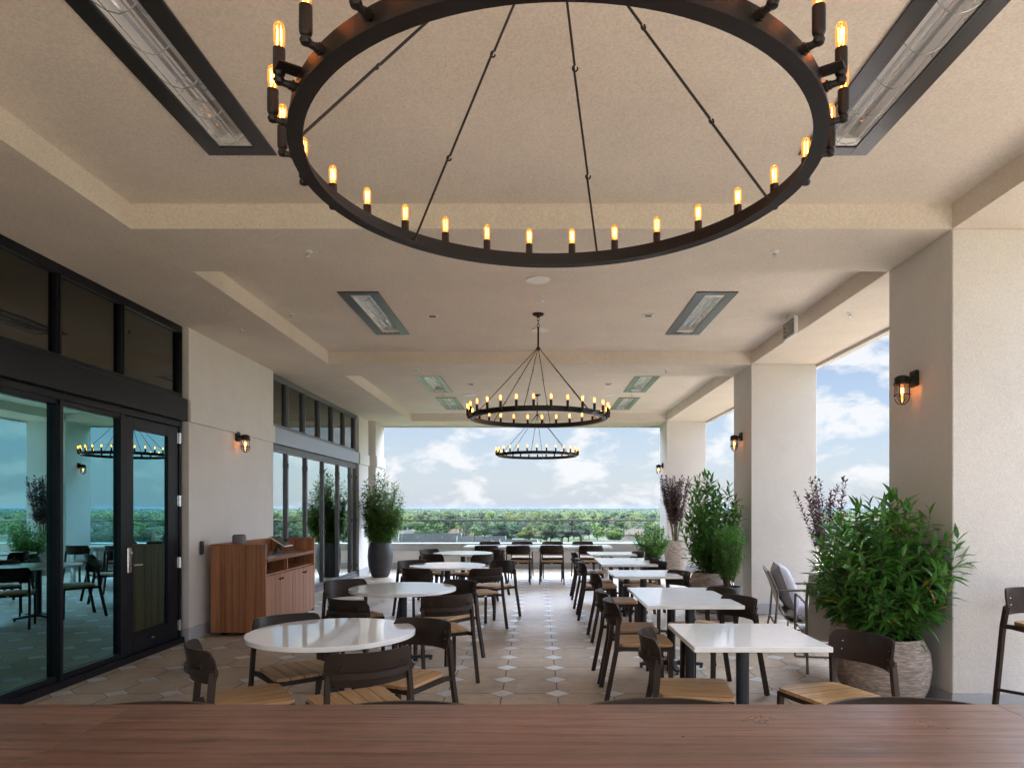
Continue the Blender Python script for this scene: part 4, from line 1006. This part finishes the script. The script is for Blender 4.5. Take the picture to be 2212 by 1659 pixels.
def shrub(t, z0, H, Rad, nst, L, W, spacing, lmat, seed, start=0.15, bare=0.0, base_r=0.08, shape='oval', yellow=0.0, angle=55, simple=False, stem_r=0.005, branch=0.5, droop=0.25, flat=1.0):
    r_ = random.Random(seed); lf = MB(); st = MB()
    for k in range(nst):
        a = r_.uniform(0, 2*math.pi); q = math.sqrt(r_.random()) if k % 3 else 1.0
        h = H*(r_.uniform(0.78, 1.02) if q < 0.6 else r_.uniform(0.40, 0.98))
        if shape == 'column': h = H*(1.02-0.25*q*r_.random()); 
        if shape == 'vase': h = H*r_.uniform(0.72, 1.0)
        ex = Vector((Rad*q*math.cos(a), Rad*q*math.sin(a)*flat, h))
        if shape == 'oval':
            u_ = r_.uniform(-0.92, 1.0); q = r_.uniform(0.55, 1.0)**0.7; rr2 = Rad*math.sqrt(max(0.0, 1-u_*u_))*q
            ex = Vector((rr2*math.cos(a), rr2*math.sin(a)*flat, H*(0.54+0.46*u_*r_.uniform(0.88, 1.03)))); h = ex.z
        if shape == 'vase': ex.x *= 0.75+0.35*r_.random(); ex.y *= 0.75+0.35*r_.random()
        b0 = Vector((base_r*math.cos(a)*r_.random(), base_r*math.sin(a)*r_.random(), 0))
        mid = Vector((ex.x*(0.75 if shape != 'vase' else 0.45), ex.y*(0.75 if shape != 'vase' else 0.45), h*0.48)); n = 10; pts = []
        wob = Vector((r_.uniform(-.03, .03), r_.uniform(-.03, .03), 0))
        for i in range(n+1):
            u = i/n; pts.append(Vector((0, 0, z0)) + b0*(1-u)**2 + mid*(2*u*(1-u)) + ex*(u*u) + wob*math.sin(3.1*u))
        st.tube(pts, [stem_r*(1-0.7*i/n) for i in range(n+1)], 5)
        def dress(pts_, s0):
            length = sum((pts_[i+1]-pts_[i]).length for i in range(len(pts_)-1)); m = max(3, int(length/spacing)); g = r_.uniform(0, 6)
            for i in range(int(m*s0), m+1):
                u = i/m*(len(pts_)-1); i0 = min(int(u), len(pts_)-2); fr = u-i0
                p = pts_[i0].lerp(pts_[i0+1], fr); tan = (pts_[i0+1]-pts_[i0]).normalized()
                g += 2.4+r_.uniform(-.3, .3)
                x = tan.orthogonal().normalized(); y = tan.cross(x)
                rad = x*math.cos(g)+y*math.sin(g); an = R(angle+r_.uniform(-18, 15))*(1.0 if i < m-1 else 0.4)
                d = tan*math.cos(an)+rad*math.sin(an); sc = r_.uniform(0.7, 1.15)*(1 if i < m-2 else 0.8)
                mi = 1 if (yellow and r_.random() < yellow) else 0
                leaf(lf, p, d, Vector((0, 0, 1)) + rad*0.25 + Vector((r_.uniform(-.3, .3), r_.uniform(-.3, .3), 0)), L*sc, W*sc, droop*r_.uniform(0.3, 1.6), mi, simple)
        dress(pts, max(start, bare))
        for q_ in range(int(branch*4)):
            if r_.random() > 0.75: continue
            u = r_.uniform(max(bare, 0.2), 0.85); i0 = int(u*n); p = pts[i0]; ba = r_.uniform(0, 6.28)
            d = Vector((math.cos(ba), math.sin(ba), r_.uniform(0.35, 1.0))).normalized(); bl = r_.uniform(0.10, 0.22)*max(0.6, Rad/0.5)
            bp = [p, p+d*bl*0.5, p+d*bl+Vector((0, 0, 0.02))]; st.tube(bp, [stem_r*.5, stem_r*.4, stem_r*.25], 4); dress(bp, 0.25)
    lf.build('foliage', [lmat, M['leaf_yellow']], t, smooth=0, fix=False); st.build('stems', M['stem'], t)
def pot(t, kind, r_, H, mat):
    if kind == 'bulb': prof = [(0.0, 0.0), (r_*.62, 0), (r_*.70, H*.04), (r_*.93, H*.32), (r_, H*.58), (r_*.96, H*.80), (r_*.82, H*.97), (r_*.80, H), (r_*.74, H), (r_*.76, H*.93), (0, H*.92)]
    elif kind == 'tall': prof = [(0.0, 0.0), (r_*.60, 0), (r_*.66, H*.03), (r_*.86, H*.35), (r_*.99, H*.70), (r_, H*.86), (r_*.93, H*.985), (r_*.90, H), (r_*.84, H), (r_*.85, H*.95), (0, H*.94)]
    else: prof = [(0.0, 0.0), (r_*.70, 0), (r_*.74, H*.03), (r_*.97, H*.6), (r_, H*.92), (r_*.97, H), (r_*.88, H), (r_*.88, H*.93), (0, H*.92)]
    c = MB(); c.lathe(prof, 48); c.build('planter', mat, t, smooth=50)
    c = MB(); c.lathe([(r_*.735, H*.935), (r_*.3, H*.95), (0, H*.955)], 24); c.build('soil', M['soil'], t)
def plant(label, x, y, kind, r_, pot_h, pmat, **k):
    t = thing('potted_plant', label, 'potted plant', (x, y, 0), k.pop('rz', 0.0), group='potted plants'); pot(t, kind, r_, pot_h, pmat); shrub(t, pot_h*0.93, **k); return t
plant('largest bushy laurel in a ridged pale pot before the nearest right column', 2.68, 5.24, 'bulb', 0.305, 0.54, M['pottaupe'], H=1.12, Rad=0.52, nst=72, L=0.150, W=0.042, spacing=0.026, lmat=M['leaf_laurel'], seed=11, yellow=0.006, branch=1.0, start=0.1, angle=58)
plant('leafy laurel in a second ridged pot, tucked behind the largest planter', 2.80, 5.90, 'bulb', 0.27, 0.54, M['pottaupe'], H=0.92, Rad=0.50, nst=54, L=0.145, W=0.040, spacing=0.025, lmat=M['leaf_laurel'], seed=12, yellow=0.004, branch=1.0, start=0.12)
plant('purple leaved shrub behind the big laurels, against the sky between two columns', 3.62, 8.5, 'tall', 0.24, 0.70, M['pottaupe'], H=1.27, Rad=0.38, nst=17, L=0.070, W=0.036, spacing=0.015, lmat=M['leaf_purple'], seed=13, bare=0.36, shape='vase', simple=True, branch=1.1, base_r=0.06, stem_r=0.006)
plant('tall purple leaved shrub in a tall taupe pot by the farthest right column', 3.13, 15.5, 'tall', 0.27, 0.78, M['pottaupe'], H=1.55, Rad=0.38, nst=34, L=0.085, W=0.046, spacing=0.017, lmat=M['leaf_purple'], seed=14, bare=0.38, shape='vase', simple=True, branch=1.0, base_r=0.07, stem_r=0.007)
plant('tall upright laurel in a wide taupe pot left of the second right column', 2.52, 10.0, 'bulb', 0.30, 0.58, M['pottaupe'], H=1.52, Rad=0.46, nst=58, L=0.15, W=0.040, spacing=0.030, lmat=M['leaf_laurel'], seed=15, branch=1.0, angle=48, start=0.06)
plant('narrow feathery shrub in a small black pot in front of the second right column', 2.58, 9.25, 'cone', 0.19, 0.46, M['potdark'], H=0.82, Rad=0.20, nst=44, L=0.080, W=0.013, spacing=0.010, lmat=M['leaf_fern'], seed=16, bare=0.12, simple=True, shape='column', branch=1.2, base_r=0.05)
plant('low round green bush in a dark pot before the farthest right column', 2.33, 14.0, 'cone', 0.24, 0.50, M['potdark'], H=0.74, Rad=0.40, nst=60, L=0.075, W=0.046, spacing=0.022, lmat=M['leaf_round'], seed=17, simple=True, branch=1.0, base_r=0.08)
plant('tall willow leaved plant in a dark egg shaped pot at the far left corner', -3.48, 15.1, 'bulb', 0.275, 0.76, M['potdark'], H=1.60, Rad=0.57, nst=130, L=0.125, W=0.031, spacing=0.026, lmat=M['leaf_bamboo'], seed=18, branch=1.2, start=0.10, angle=60, droop=0.5)
#LANDSCAPE
# ------------------------------------------------------------------ landscape far below
GZ = -25.0
def m_ground():
    m, n, l, b = newmat('grass and lots'); setp(b, (0.08, 0.1, 0.04), 0.9)
    v = coord(n, l); f = noise(n, l, v, 0.02, 6, 0.6); g = noise(n, l, v, 0.3, 4, 0.6)
    c = ramp(n, l, f, [(0.35, (0.028, 0.045, 0.013)), (0.55, (0.05, 0.068, 0.022)), (0.66, (0.085, 0.08, 0.045))])
    l.new(mixc(n, l, 1.0, c, ramp(n, l, g, [(0.3, (0.8, 0.8, 0.8)), (0.7, (1.15, 1.15, 1.1))]), 'MULTIPLY'), b.inputs['Base Color']); return m
b = MB(); S_ = 14000; b.add([(-S_, -S_, GZ), (S_, -S_, GZ), (S_, S_, GZ), (-S_, S_, GZ)], [(0, 1, 2, 3)])
tag(b.build('ground', m_ground(), fix=False, smooth=0), kind='structure')
M['tree_dark'] = m_leaf('dark oak foliage', (0.0125, 0.033, 0.0100), (0.025, 0.054, 0.0155), 0.2, 0.7, 0.10, 0.38)
M['tree_mid'] = m_leaf('mid green foliage', (0.026, 0.055, 0.0110), (0.046, 0.083, 0.0180), 0.2, 0.7, 0.10, 0.38)
M['tree_light'] = m_leaf('yellow green foliage', (0.056, 0.090, 0.0120), (0.086, 0.124, 0.0210), 0.2, 0.7, 0.10, 0.38)
M['bark'] = m_plain('bark', (0.09, 0.065, 0.045), 0.9, var=0.3)
NR = np.random.default_rng(5)
def quads_mesh(name, cen, size, nor, mats, mi=None):
    """many square leaf clumps as one mesh"""
    N = len(cen); nor = nor/np.linalg.norm(nor, axis=1, keepdims=True)
    a = np.cross(nor, NR.normal(size=(N, 3))); a /= np.linalg.norm(a, axis=1, keepdims=True); c = np.cross(nor, a)
    sz = size.reshape(-1, 1)/2
    asp = NR.uniform(0.6, 1.0, (N, 1))
    V = np.stack([cen-a*sz-c*sz*asp*.5, cen+a*sz*.3-c*sz*asp, cen+a*sz+c*sz*asp*.4, cen-a*sz*.4+c*sz*asp], 1).reshape(-1, 3)
    me = bpy.data.meshes.new(name); me.vertices.add(4*N); me.vertices.foreach_set('co', V.astype(np.float32).ravel())
    me.loops.add(4*N); me.loops.foreach_set('vertex_index', np.arange(4*N, dtype=np.int32))
    me.polygons.add(N); me.polygons.foreach_set('loop_start', np.arange(0, 4*N, 4, dtype=np.int32)); me.polygons.foreach_set('loop_total', np.full(N, 4, dtype=np.int32))
    for m in mats: me.materials.append(m)
    if mi is not None: me.polygons.foreach_set('material_index', mi.astype(np.int32))
    me.update(calc_edges=True); return me
def crown(n_l, n_q, rx, rz, zc, q, tall=1.0):
    C = []; Nn = []
    lob = []
    for k in range(n_l):
        d = NR.normal(size=3); d /= np.linalg.norm(d); d[2] = d[2]*0.85+0.12
        rr_ = NR.uniform(0.45, 0.80); lob.append((np.array([d[0]*rx*rr_, d[1]*rx*rr_, d[2]*rz*rr_*tall]), NR.uniform(0.26, 0.44)*rx))
    lob.append((np.zeros(3), 0.55*rx))
    for cpos, r_ in lob:
        m = n_q//(n_l+1); d = NR.normal(size=(m, 3)); d /= np.linalg.norm(d, axis=1, keepdims=True)
        C.append(cpos + d*r_*NR.uniform(0.72, 1.05, (m, 1))*np.array([1, 1, 0.85])); Nn.append(d + NR.normal(size=(m, 3))*0.22)
    C = np.concatenate(C); Nn = np.concatenate(Nn); C[:, 2] += zc
    return C, NR.uniform(0.65, 1.25, len(C))*q, Nn
protos = []
for k, (rx, rz, zc) in enumerate(((7.5, 5.2, 8.5), (6.5, 5.4, 8.2), (8.2, 5.0, 8.0), (5.6, 5.6, 8.4))):
    C, s, Nn = crown(11, 2400, rx, rz, zc, 0.95)
    me = quads_mesh('crown', C, s, Nn, [M['tree_dark']])
    tb = MB(); tb.tube([(0, 0, 0), (0.15, 0.1, zc*0.5), (0.1, -0.1, zc)], [0.42, 0.32, 0.14], 8)
    for q in range(4):
        a = q*1.6+k; tb.tube([(0.1, 0, zc*0.5), (2*math.cos(a), 2*math.sin(a), zc*0.8), (3.6*math.cos(a), 3.6*math.sin(a), zc*1.05)], [0.2, 0.14, 0.05], 6)
    tr = tb.build('trunk', M['bark']); tm = tr.data; bpy.data.objects.remove(tr)
    protos.append((me, tm))
mats3 = [M['tree_dark'], M['tree_mid'], M['tree_light']]
crown_var = {}
for k, (me, tm) in enumerate(protos):
    for j in range(3):
        m2 = me if j == 0 else me.copy()
        m2.materials[0] = mats3[j]; crown_var[(k, j)] = m2
def px(xd, D): return (xd-1161.5)/1475*D
# houses: (x in photo, distance, width, depth, wall height, roof height, yaw deg, style)
HS = [(930, 455, 40, 13, 4.6, 5.0, 6, 'grey_gable', 'long grey shingle roof with pale gable trim, largest beyond the railing at left'),
      (1040, 440, 30, 12, 4.0, 4.4, 6, 'grey_gable', 'grey shingle roof with white gable trim behind the far long table'),
      (1120, 425, 22, 11, 3.4, 3.4, 6, 'grey_gable', 'lower grey shingle roof just above the middle of the far long table'),
      (1064, 410, 8, 9, 3.0, 3.6, 92, 'grey_gable', 'small white gable end poking up behind the far long table'),
      (877, 520, 18, 12, 4.5, 5.2, 70, 'pale', 'pale house with steep white gables beside the far left planter'),
      (1022, 760, 26, 16, 5.5, 5.0, 12, 'tan', 'tan house with a low clay roof among trees left of centre'),
      (1138, 610, 26, 17, 5.8, 8.0, 20, 'slate', 'large slate roofed house with dormers among trees right of centre'),
      (1212, 640, 18, 13, 5.5, 4.5, -15, 'pale', 'pale walled house half hidden by dark trees, right of the slate roof'),
      (1318, 820, 16, 12, 9.5, 3.5, 10, 'cream', 'tall cream house with chimneys among trees near the right column'),
      (1322, 640, 16, 10, 5.0, 3.0, -8, 'maroon', 'small maroon roofed house below the cream house'),
      (1320, 430, 34, 14, 3.6, 2.6, -5, 'pale', 'long pale low roof at right before the railing glass'),
      (1232, 980, 14, 10, 9, 6, 30, 'cream', 'narrow cream gabled house standing far off among the trees'),
          (1175, 900, 16, 11, 7, 5, -20, 'pale', 'small far white house just under the railing line at centre'),
          (990, 560, 20, 13, 5, 4.5, 25, 'tan', 'tan brick house with clay roof above the left grey roofs'),
          (1085, 660, 20, 13, 5, 5, -12, 'pale', 'pale roofed house in a gap between trees left of the slate roof'),
          (1262, 720, 22, 14, 5.5, 5, 14, 'slate', 'smaller slate roofed house right of the pale walled house'),
          (1375, 560, 20, 13, 5, 4.5, 8, 'tan', 'clay roofed house beside the far right bush'),
          (905, 640, 18, 12, 5, 5, -10, 'cream', 'cream house above the left end of the largest grey roof'),
          (960, 900, 20, 12, 8, 5, 10, 'pale', 'far pale house right of the far left planter, near the railing line')]
HM = {'grey': m_plain('grey shingles', (0.022, 0.0245, 0.029), 0.95, spec=0.1, var=0.18, vscale=0.6), 'slate': m_plain('slate shingles', (0.020, 0.0225, 0.031), 0.95, spec=0.1, var=0.2, vscale=0.6),
      'clay': m_plain('faded clay tiles', (0.088, 0.066, 0.056), 0.95, spec=0.1, var=0.15, vscale=0.6), 'maroon': m_plain('maroon roof', (0.06, 0.028, 0.03), 0.85, var=0.15, vscale=0.6),
      'paleroof': m_plain('weathered pale shingles', (0.078, 0.072, 0.070), 0.95, spec=0.1, var=0.12, vscale=0.6),
      'wall': m_plain('pale siding', (0.20, 0.187, 0.170), 0.9, spec=0.1, var=0.08, vscale=0.5), 'brick': m_plain('tan brick', (0.12, 0.093, 0.075), 0.9, spec=0.1, var=0.1, vscale=2), 'cream': m_plain('cream stucco', (0.21, 0.175, 0.145), 0.9, spec=0.1, var=0.06, vscale=1),
      'win': m_plain('house window', (0.05, 0.06, 0.07), 0.15), 'trim': m_plain('white trim', (0.27, 0.27, 0.265), 0.8, spec=0.1, var=0.03)}
ST = {'grey_gable': ('grey', 'wall'), 'pale': ('paleroof', 'wall'), 'tan': ('clay', 'brick'), 'slate': ('slate', 'brick'), 'cream': ('paleroof', 'cream'), 'maroon': ('maroon', 'brick')}
hpos = []
for xd, D, w, d, hw, hr, yaw, st, lab in HS:
    X = px(xd, D); hpos.append((X, D, max(w, d)*0.5))
    t = thing('house', lab, 'house', (X, D, GZ), R(yaw), group='houses among the trees')
    rm, wm = HM[ST[st][0]], HM[ST[st][1]]
    c = MB(); c.box(-w/2, w/2, -d/2, d/2, 0, hw); c.build('wall', wm, t, smooth=0)
    e = 0.6; c = MB(); hip = 0 if st == 'grey_gable' or (st == 'pale' and yaw == 70) else d*0.42
    z0 = hw+0.02; p = [(-w/2-e, -d/2-e, z0), (w/2+e, -d/2-e, z0), (w/2+e, d/2+e, z0), (-w/2-e, d/2+e, z0), (-w/2-e+hip, 0, hw+hr), (w/2+e-hip, 0, hw+hr)]
    c.add(p, [(0, 1, 5, 4), (2, 3, 4, 5), (1, 2, 5), (3, 0, 4), (3, 2, 1, 0)]); Rf = c.build('roof', rm if hip else rm, t, smooth=0)
    if not hip:
        c = MB()
        for sx in (-1, 1):
            x = sx*(w/2+e+0.02)
            for sy in (-1, 1):
                c.tube([(x, sy*(d/2+e), z0), (x, 0, hw+hr+0.02)], 0.2, flat=(0.25, 0.55))
            c.add([(x-sx*0.015, -d/2+0.2, z0), (x-sx*0.015, d/2-0.2, z0), (x-sx*0.015, 0, hw+hr-0.8)], [(0, 1, 2)])
        c.build('gable_trim', HM['trim'], t, smooth=0)
        if st == 'grey_gable' and w > 12:
            c = MB(); c.add([(-w*0.5, -d/2-e-0.4, z0-0.3), (-w*0.12, -d/2-e-0.4, z0-0.3), (-w*0.12, 0, hw+hr-1.3), (-w*0.5, 0, hw+hr-1.3)], [(0, 1, 2, 3)])
            for k in range(5): c.tube([(-w*0.4+k*w*0.2, -d*0.25, hw+hr*0.4), (-w*0.4+k*w*0.2, -d*0.25, hw+hr*0.55+0.9)], 0.12, 6)
            c.build('roof_vents', HM['trim'], Rf, smooth=0) if False else None
            c2 = MB()
            for k in range(5): c2.tube([(-w*0.4+k*w*0.2, -d*0.25-(k % 2)*1.2, hw+hr*0.35), (-w*0.4+k*w*0.2, -d*0.25-(k % 2)*1.2, hw+hr*0.5+0.7)], 0.14, 6)
            c2.build('vent_pipe', HM['trim'], Rf, smooth=0)
    nw = max(2, int(w/4.5))
    for k in range(nw):
        x = -w/2+w*(k+0.5)/nw; c = MB(); c.box(x-0.6, x+0.6, -d/2-0.06, -d/2-0.01, hw*0.42, hw*0.78); c.build('window', HM['win'], t, smooth=0)
    if st in ('cream', 'slate', 'tan', 'pale'):
        c = MB(); c.box(w*0.22-0.6, w*0.22+0.6, 0.4, 1.5, hw+hr*0.3, hw+hr+1.4); c.build('chimney', wm, Rf, smooth=0)
    if st == 'slate':
        for x in (-w*0.2, w*0.15):
            c = MB(); zb = hw+1.0; c.prism([(-1.6, 0), (1.6, 0), (0, 2.6)], 0, 4.0, Matrix.Translation((x, -d/2+0.2, zb)) @ Matrix.Rotation(R(90), 4, 'X') @ Matrix.Scale(-1, 4, (0, 0, 1))); c.build('dormer', HM['trim'], Rf, smooth=0)
# utility pole
t = thing('utility_pole', 'thin pale pole rising before dark trees right of centre', 'pole', (px(1307, 420), 420, GZ))
c = MB(); c.tube([(0, 0, 0), (0, 0, 14.5)], [0.2, 0.13], 8); c.build('shaft', HM['trim'], t)
c = MB(); c.box(-0.9, 0.9, -0.08, 0.08, 13.6, 13.8); c.build('crossarm', M['bark'], t)

# trees
TL = ['dark rounded oak crown among the trees below the railing', 'mid green tree crown among the trees below the railing', 'bright yellow green tree crown among the trees beyond the railing']
placed = []
def free(X, Y, r_):
    for hx, hy, hr_ in hpos:
        # keep the sight line to each house open
        if abs(X-hx*(Y/hy)) < hr_*0.85*(Y/hy)+2 and hy-120 < Y < hy+hr_+3: return False
    return all((X-a)**2+(Y-b_)**2 > (r_+c_)**2*0.36 for a, b_, c_ in placed)
ntree = 0; tries = 0
while ntree < 290 and tries < 20000:
    tries += 1
    zone = NR.random()
    if zone < 0.72: az = NR.uniform(-0.24, 0.215)
    else: az = NR.uniform(0.215, 0.80)
    D = 455 + 560*NR.random()**1.5 if zone < .72 else 330+600*NR.random()**1.3
    X = az*D; s = NR.uniform(0.95, 1.65); r_ = 6.5*s
    if not free(X, D, r_): continue
    placed.append((X, D, r_)); ntree += 1
    k = int(NR.integers(0, 4)); q = NR.random(); near = D < 620
    j = 0 if q < (0.62 if near else 0.22) else (1 if q < (0.90 if near else 0.58) else 2)
    t = thing('tree', TL[j], 'tree', (X, D, GZ), NR.uniform(0, 6.28), group='trees beyond the railing'); t.scale = (s, s, s*NR.uniform(0.85, 1.12))
    for nm, me in (('crown', crown_var[(k, j)]), ('trunk', protos[k][1])):
        o = bpy.data.objects.new(nm, me); COL.objects.link(o); o.parent = t
# the far wood, one mass to the horizon
Cc, Ss, Nn, Mi = [], [], [], []
def mass(n, d0, d1, a0, a1, nq, rx, q, pw):
    D = (d0**pw + NR.random(n)*(d1**pw-d0**pw))**(1/pw); az = NR.uniform(a0, a1, n); X = az*D
    keep = np.ones(n, bool)
    for hx, hy, hr_ in hpos: keep &= ~((np.abs(X-hx*(D/hy)) < hr_*0.9*(D/hy)+3) & (D > hy-130) & (D < hy+hr_+4))
    X, D = X[keep], D[keep]; n = len(X); s = NR.uniform(0.75, 1.35, n)
    d = NR.normal(size=(n, nq, 3)); d[..., 2] = np.abs(d[..., 2])*1.0-0.15; d /= np.linalg.norm(d, axis=2, keepdims=True)
    base = np.stack([X, D, np.full(n, GZ)+7.0*s], 1)[:, None, :]
    lump = NR.uniform(0.65, 1.08, (n, nq, 1))
    C = base + d*lump*np.array([rx, rx, 5.4])*s[:, None, None]
    Cc.append(C.reshape(-1, 3)); Ss.append((q*np.repeat(s, nq)*NR.uniform(0.7, 1.2, n*nq))); Nn.append((d+NR.normal(size=d.shape)*0.18).reshape(-1, 3))
    pt = np.sin(X*0.021+1.3*np.sin(D*0.008))+np.sin(D*0.013+X*0.006)+NR.normal(size=n)*0.45; Mi.append(np.repeat(np.digitize(pt, [-0.95, 0.15]), nq))
mass(520, 560, 1100, -0.26, 0.85, 150, 7.5, 1.7, 1.6)
mass(1500, 480, 1050, -0.26, 0.85, 70, 4.6, 1.8, 1.5)
mass(3200, 1000, 2300, -0.30, 0.90, 44, 8.5, 3.2, 1.5)
mass(5200, 2000, 5200, -0.32, 0.92, 14, 9.5, 7.5, 1.3)
mass(5200, 4800, 12500, -0.34, 0.95, 7, 16, 17.0, 1.2)
me = quads_mesh('far_woods', np.concatenate(Cc), np.concatenate(Ss), np.concatenate(Nn), mats3, np.concatenate(Mi))
o = bpy.data.objects.new('far_woods', me); COL.objects.link(o); tag(o, 'green woods and suburbs stretching to the hazy horizon', 'woodland', kind='stuff')
# haze: one closed box of thin air, sky outside
HAZE = True
if HAZE:
    b = MB(); b.box(-13500, 13500, -13500, 13500, GZ-1.0, 9.0); o = None
    m = bpy.data.materials.new('thin haze'); m.use_nodes = True; n = m.node_tree.nodes; l = m.node_tree.links
    n.remove(n['Principled BSDF']); v = n.new('ShaderNodeVolumePrincipled'); v.inputs['Color'].default_value = (0.22, 0.30, 0.42, 1)
    v.inputs['Density'].default_value = 0.00007; v.inputs['Anisotropy'].default_value = 0.2
    l.new(v.outputs[0], n['Material Output'].inputs['Volume'])
    tag(b.build('haze', m, smooth=0), kind='stuff')
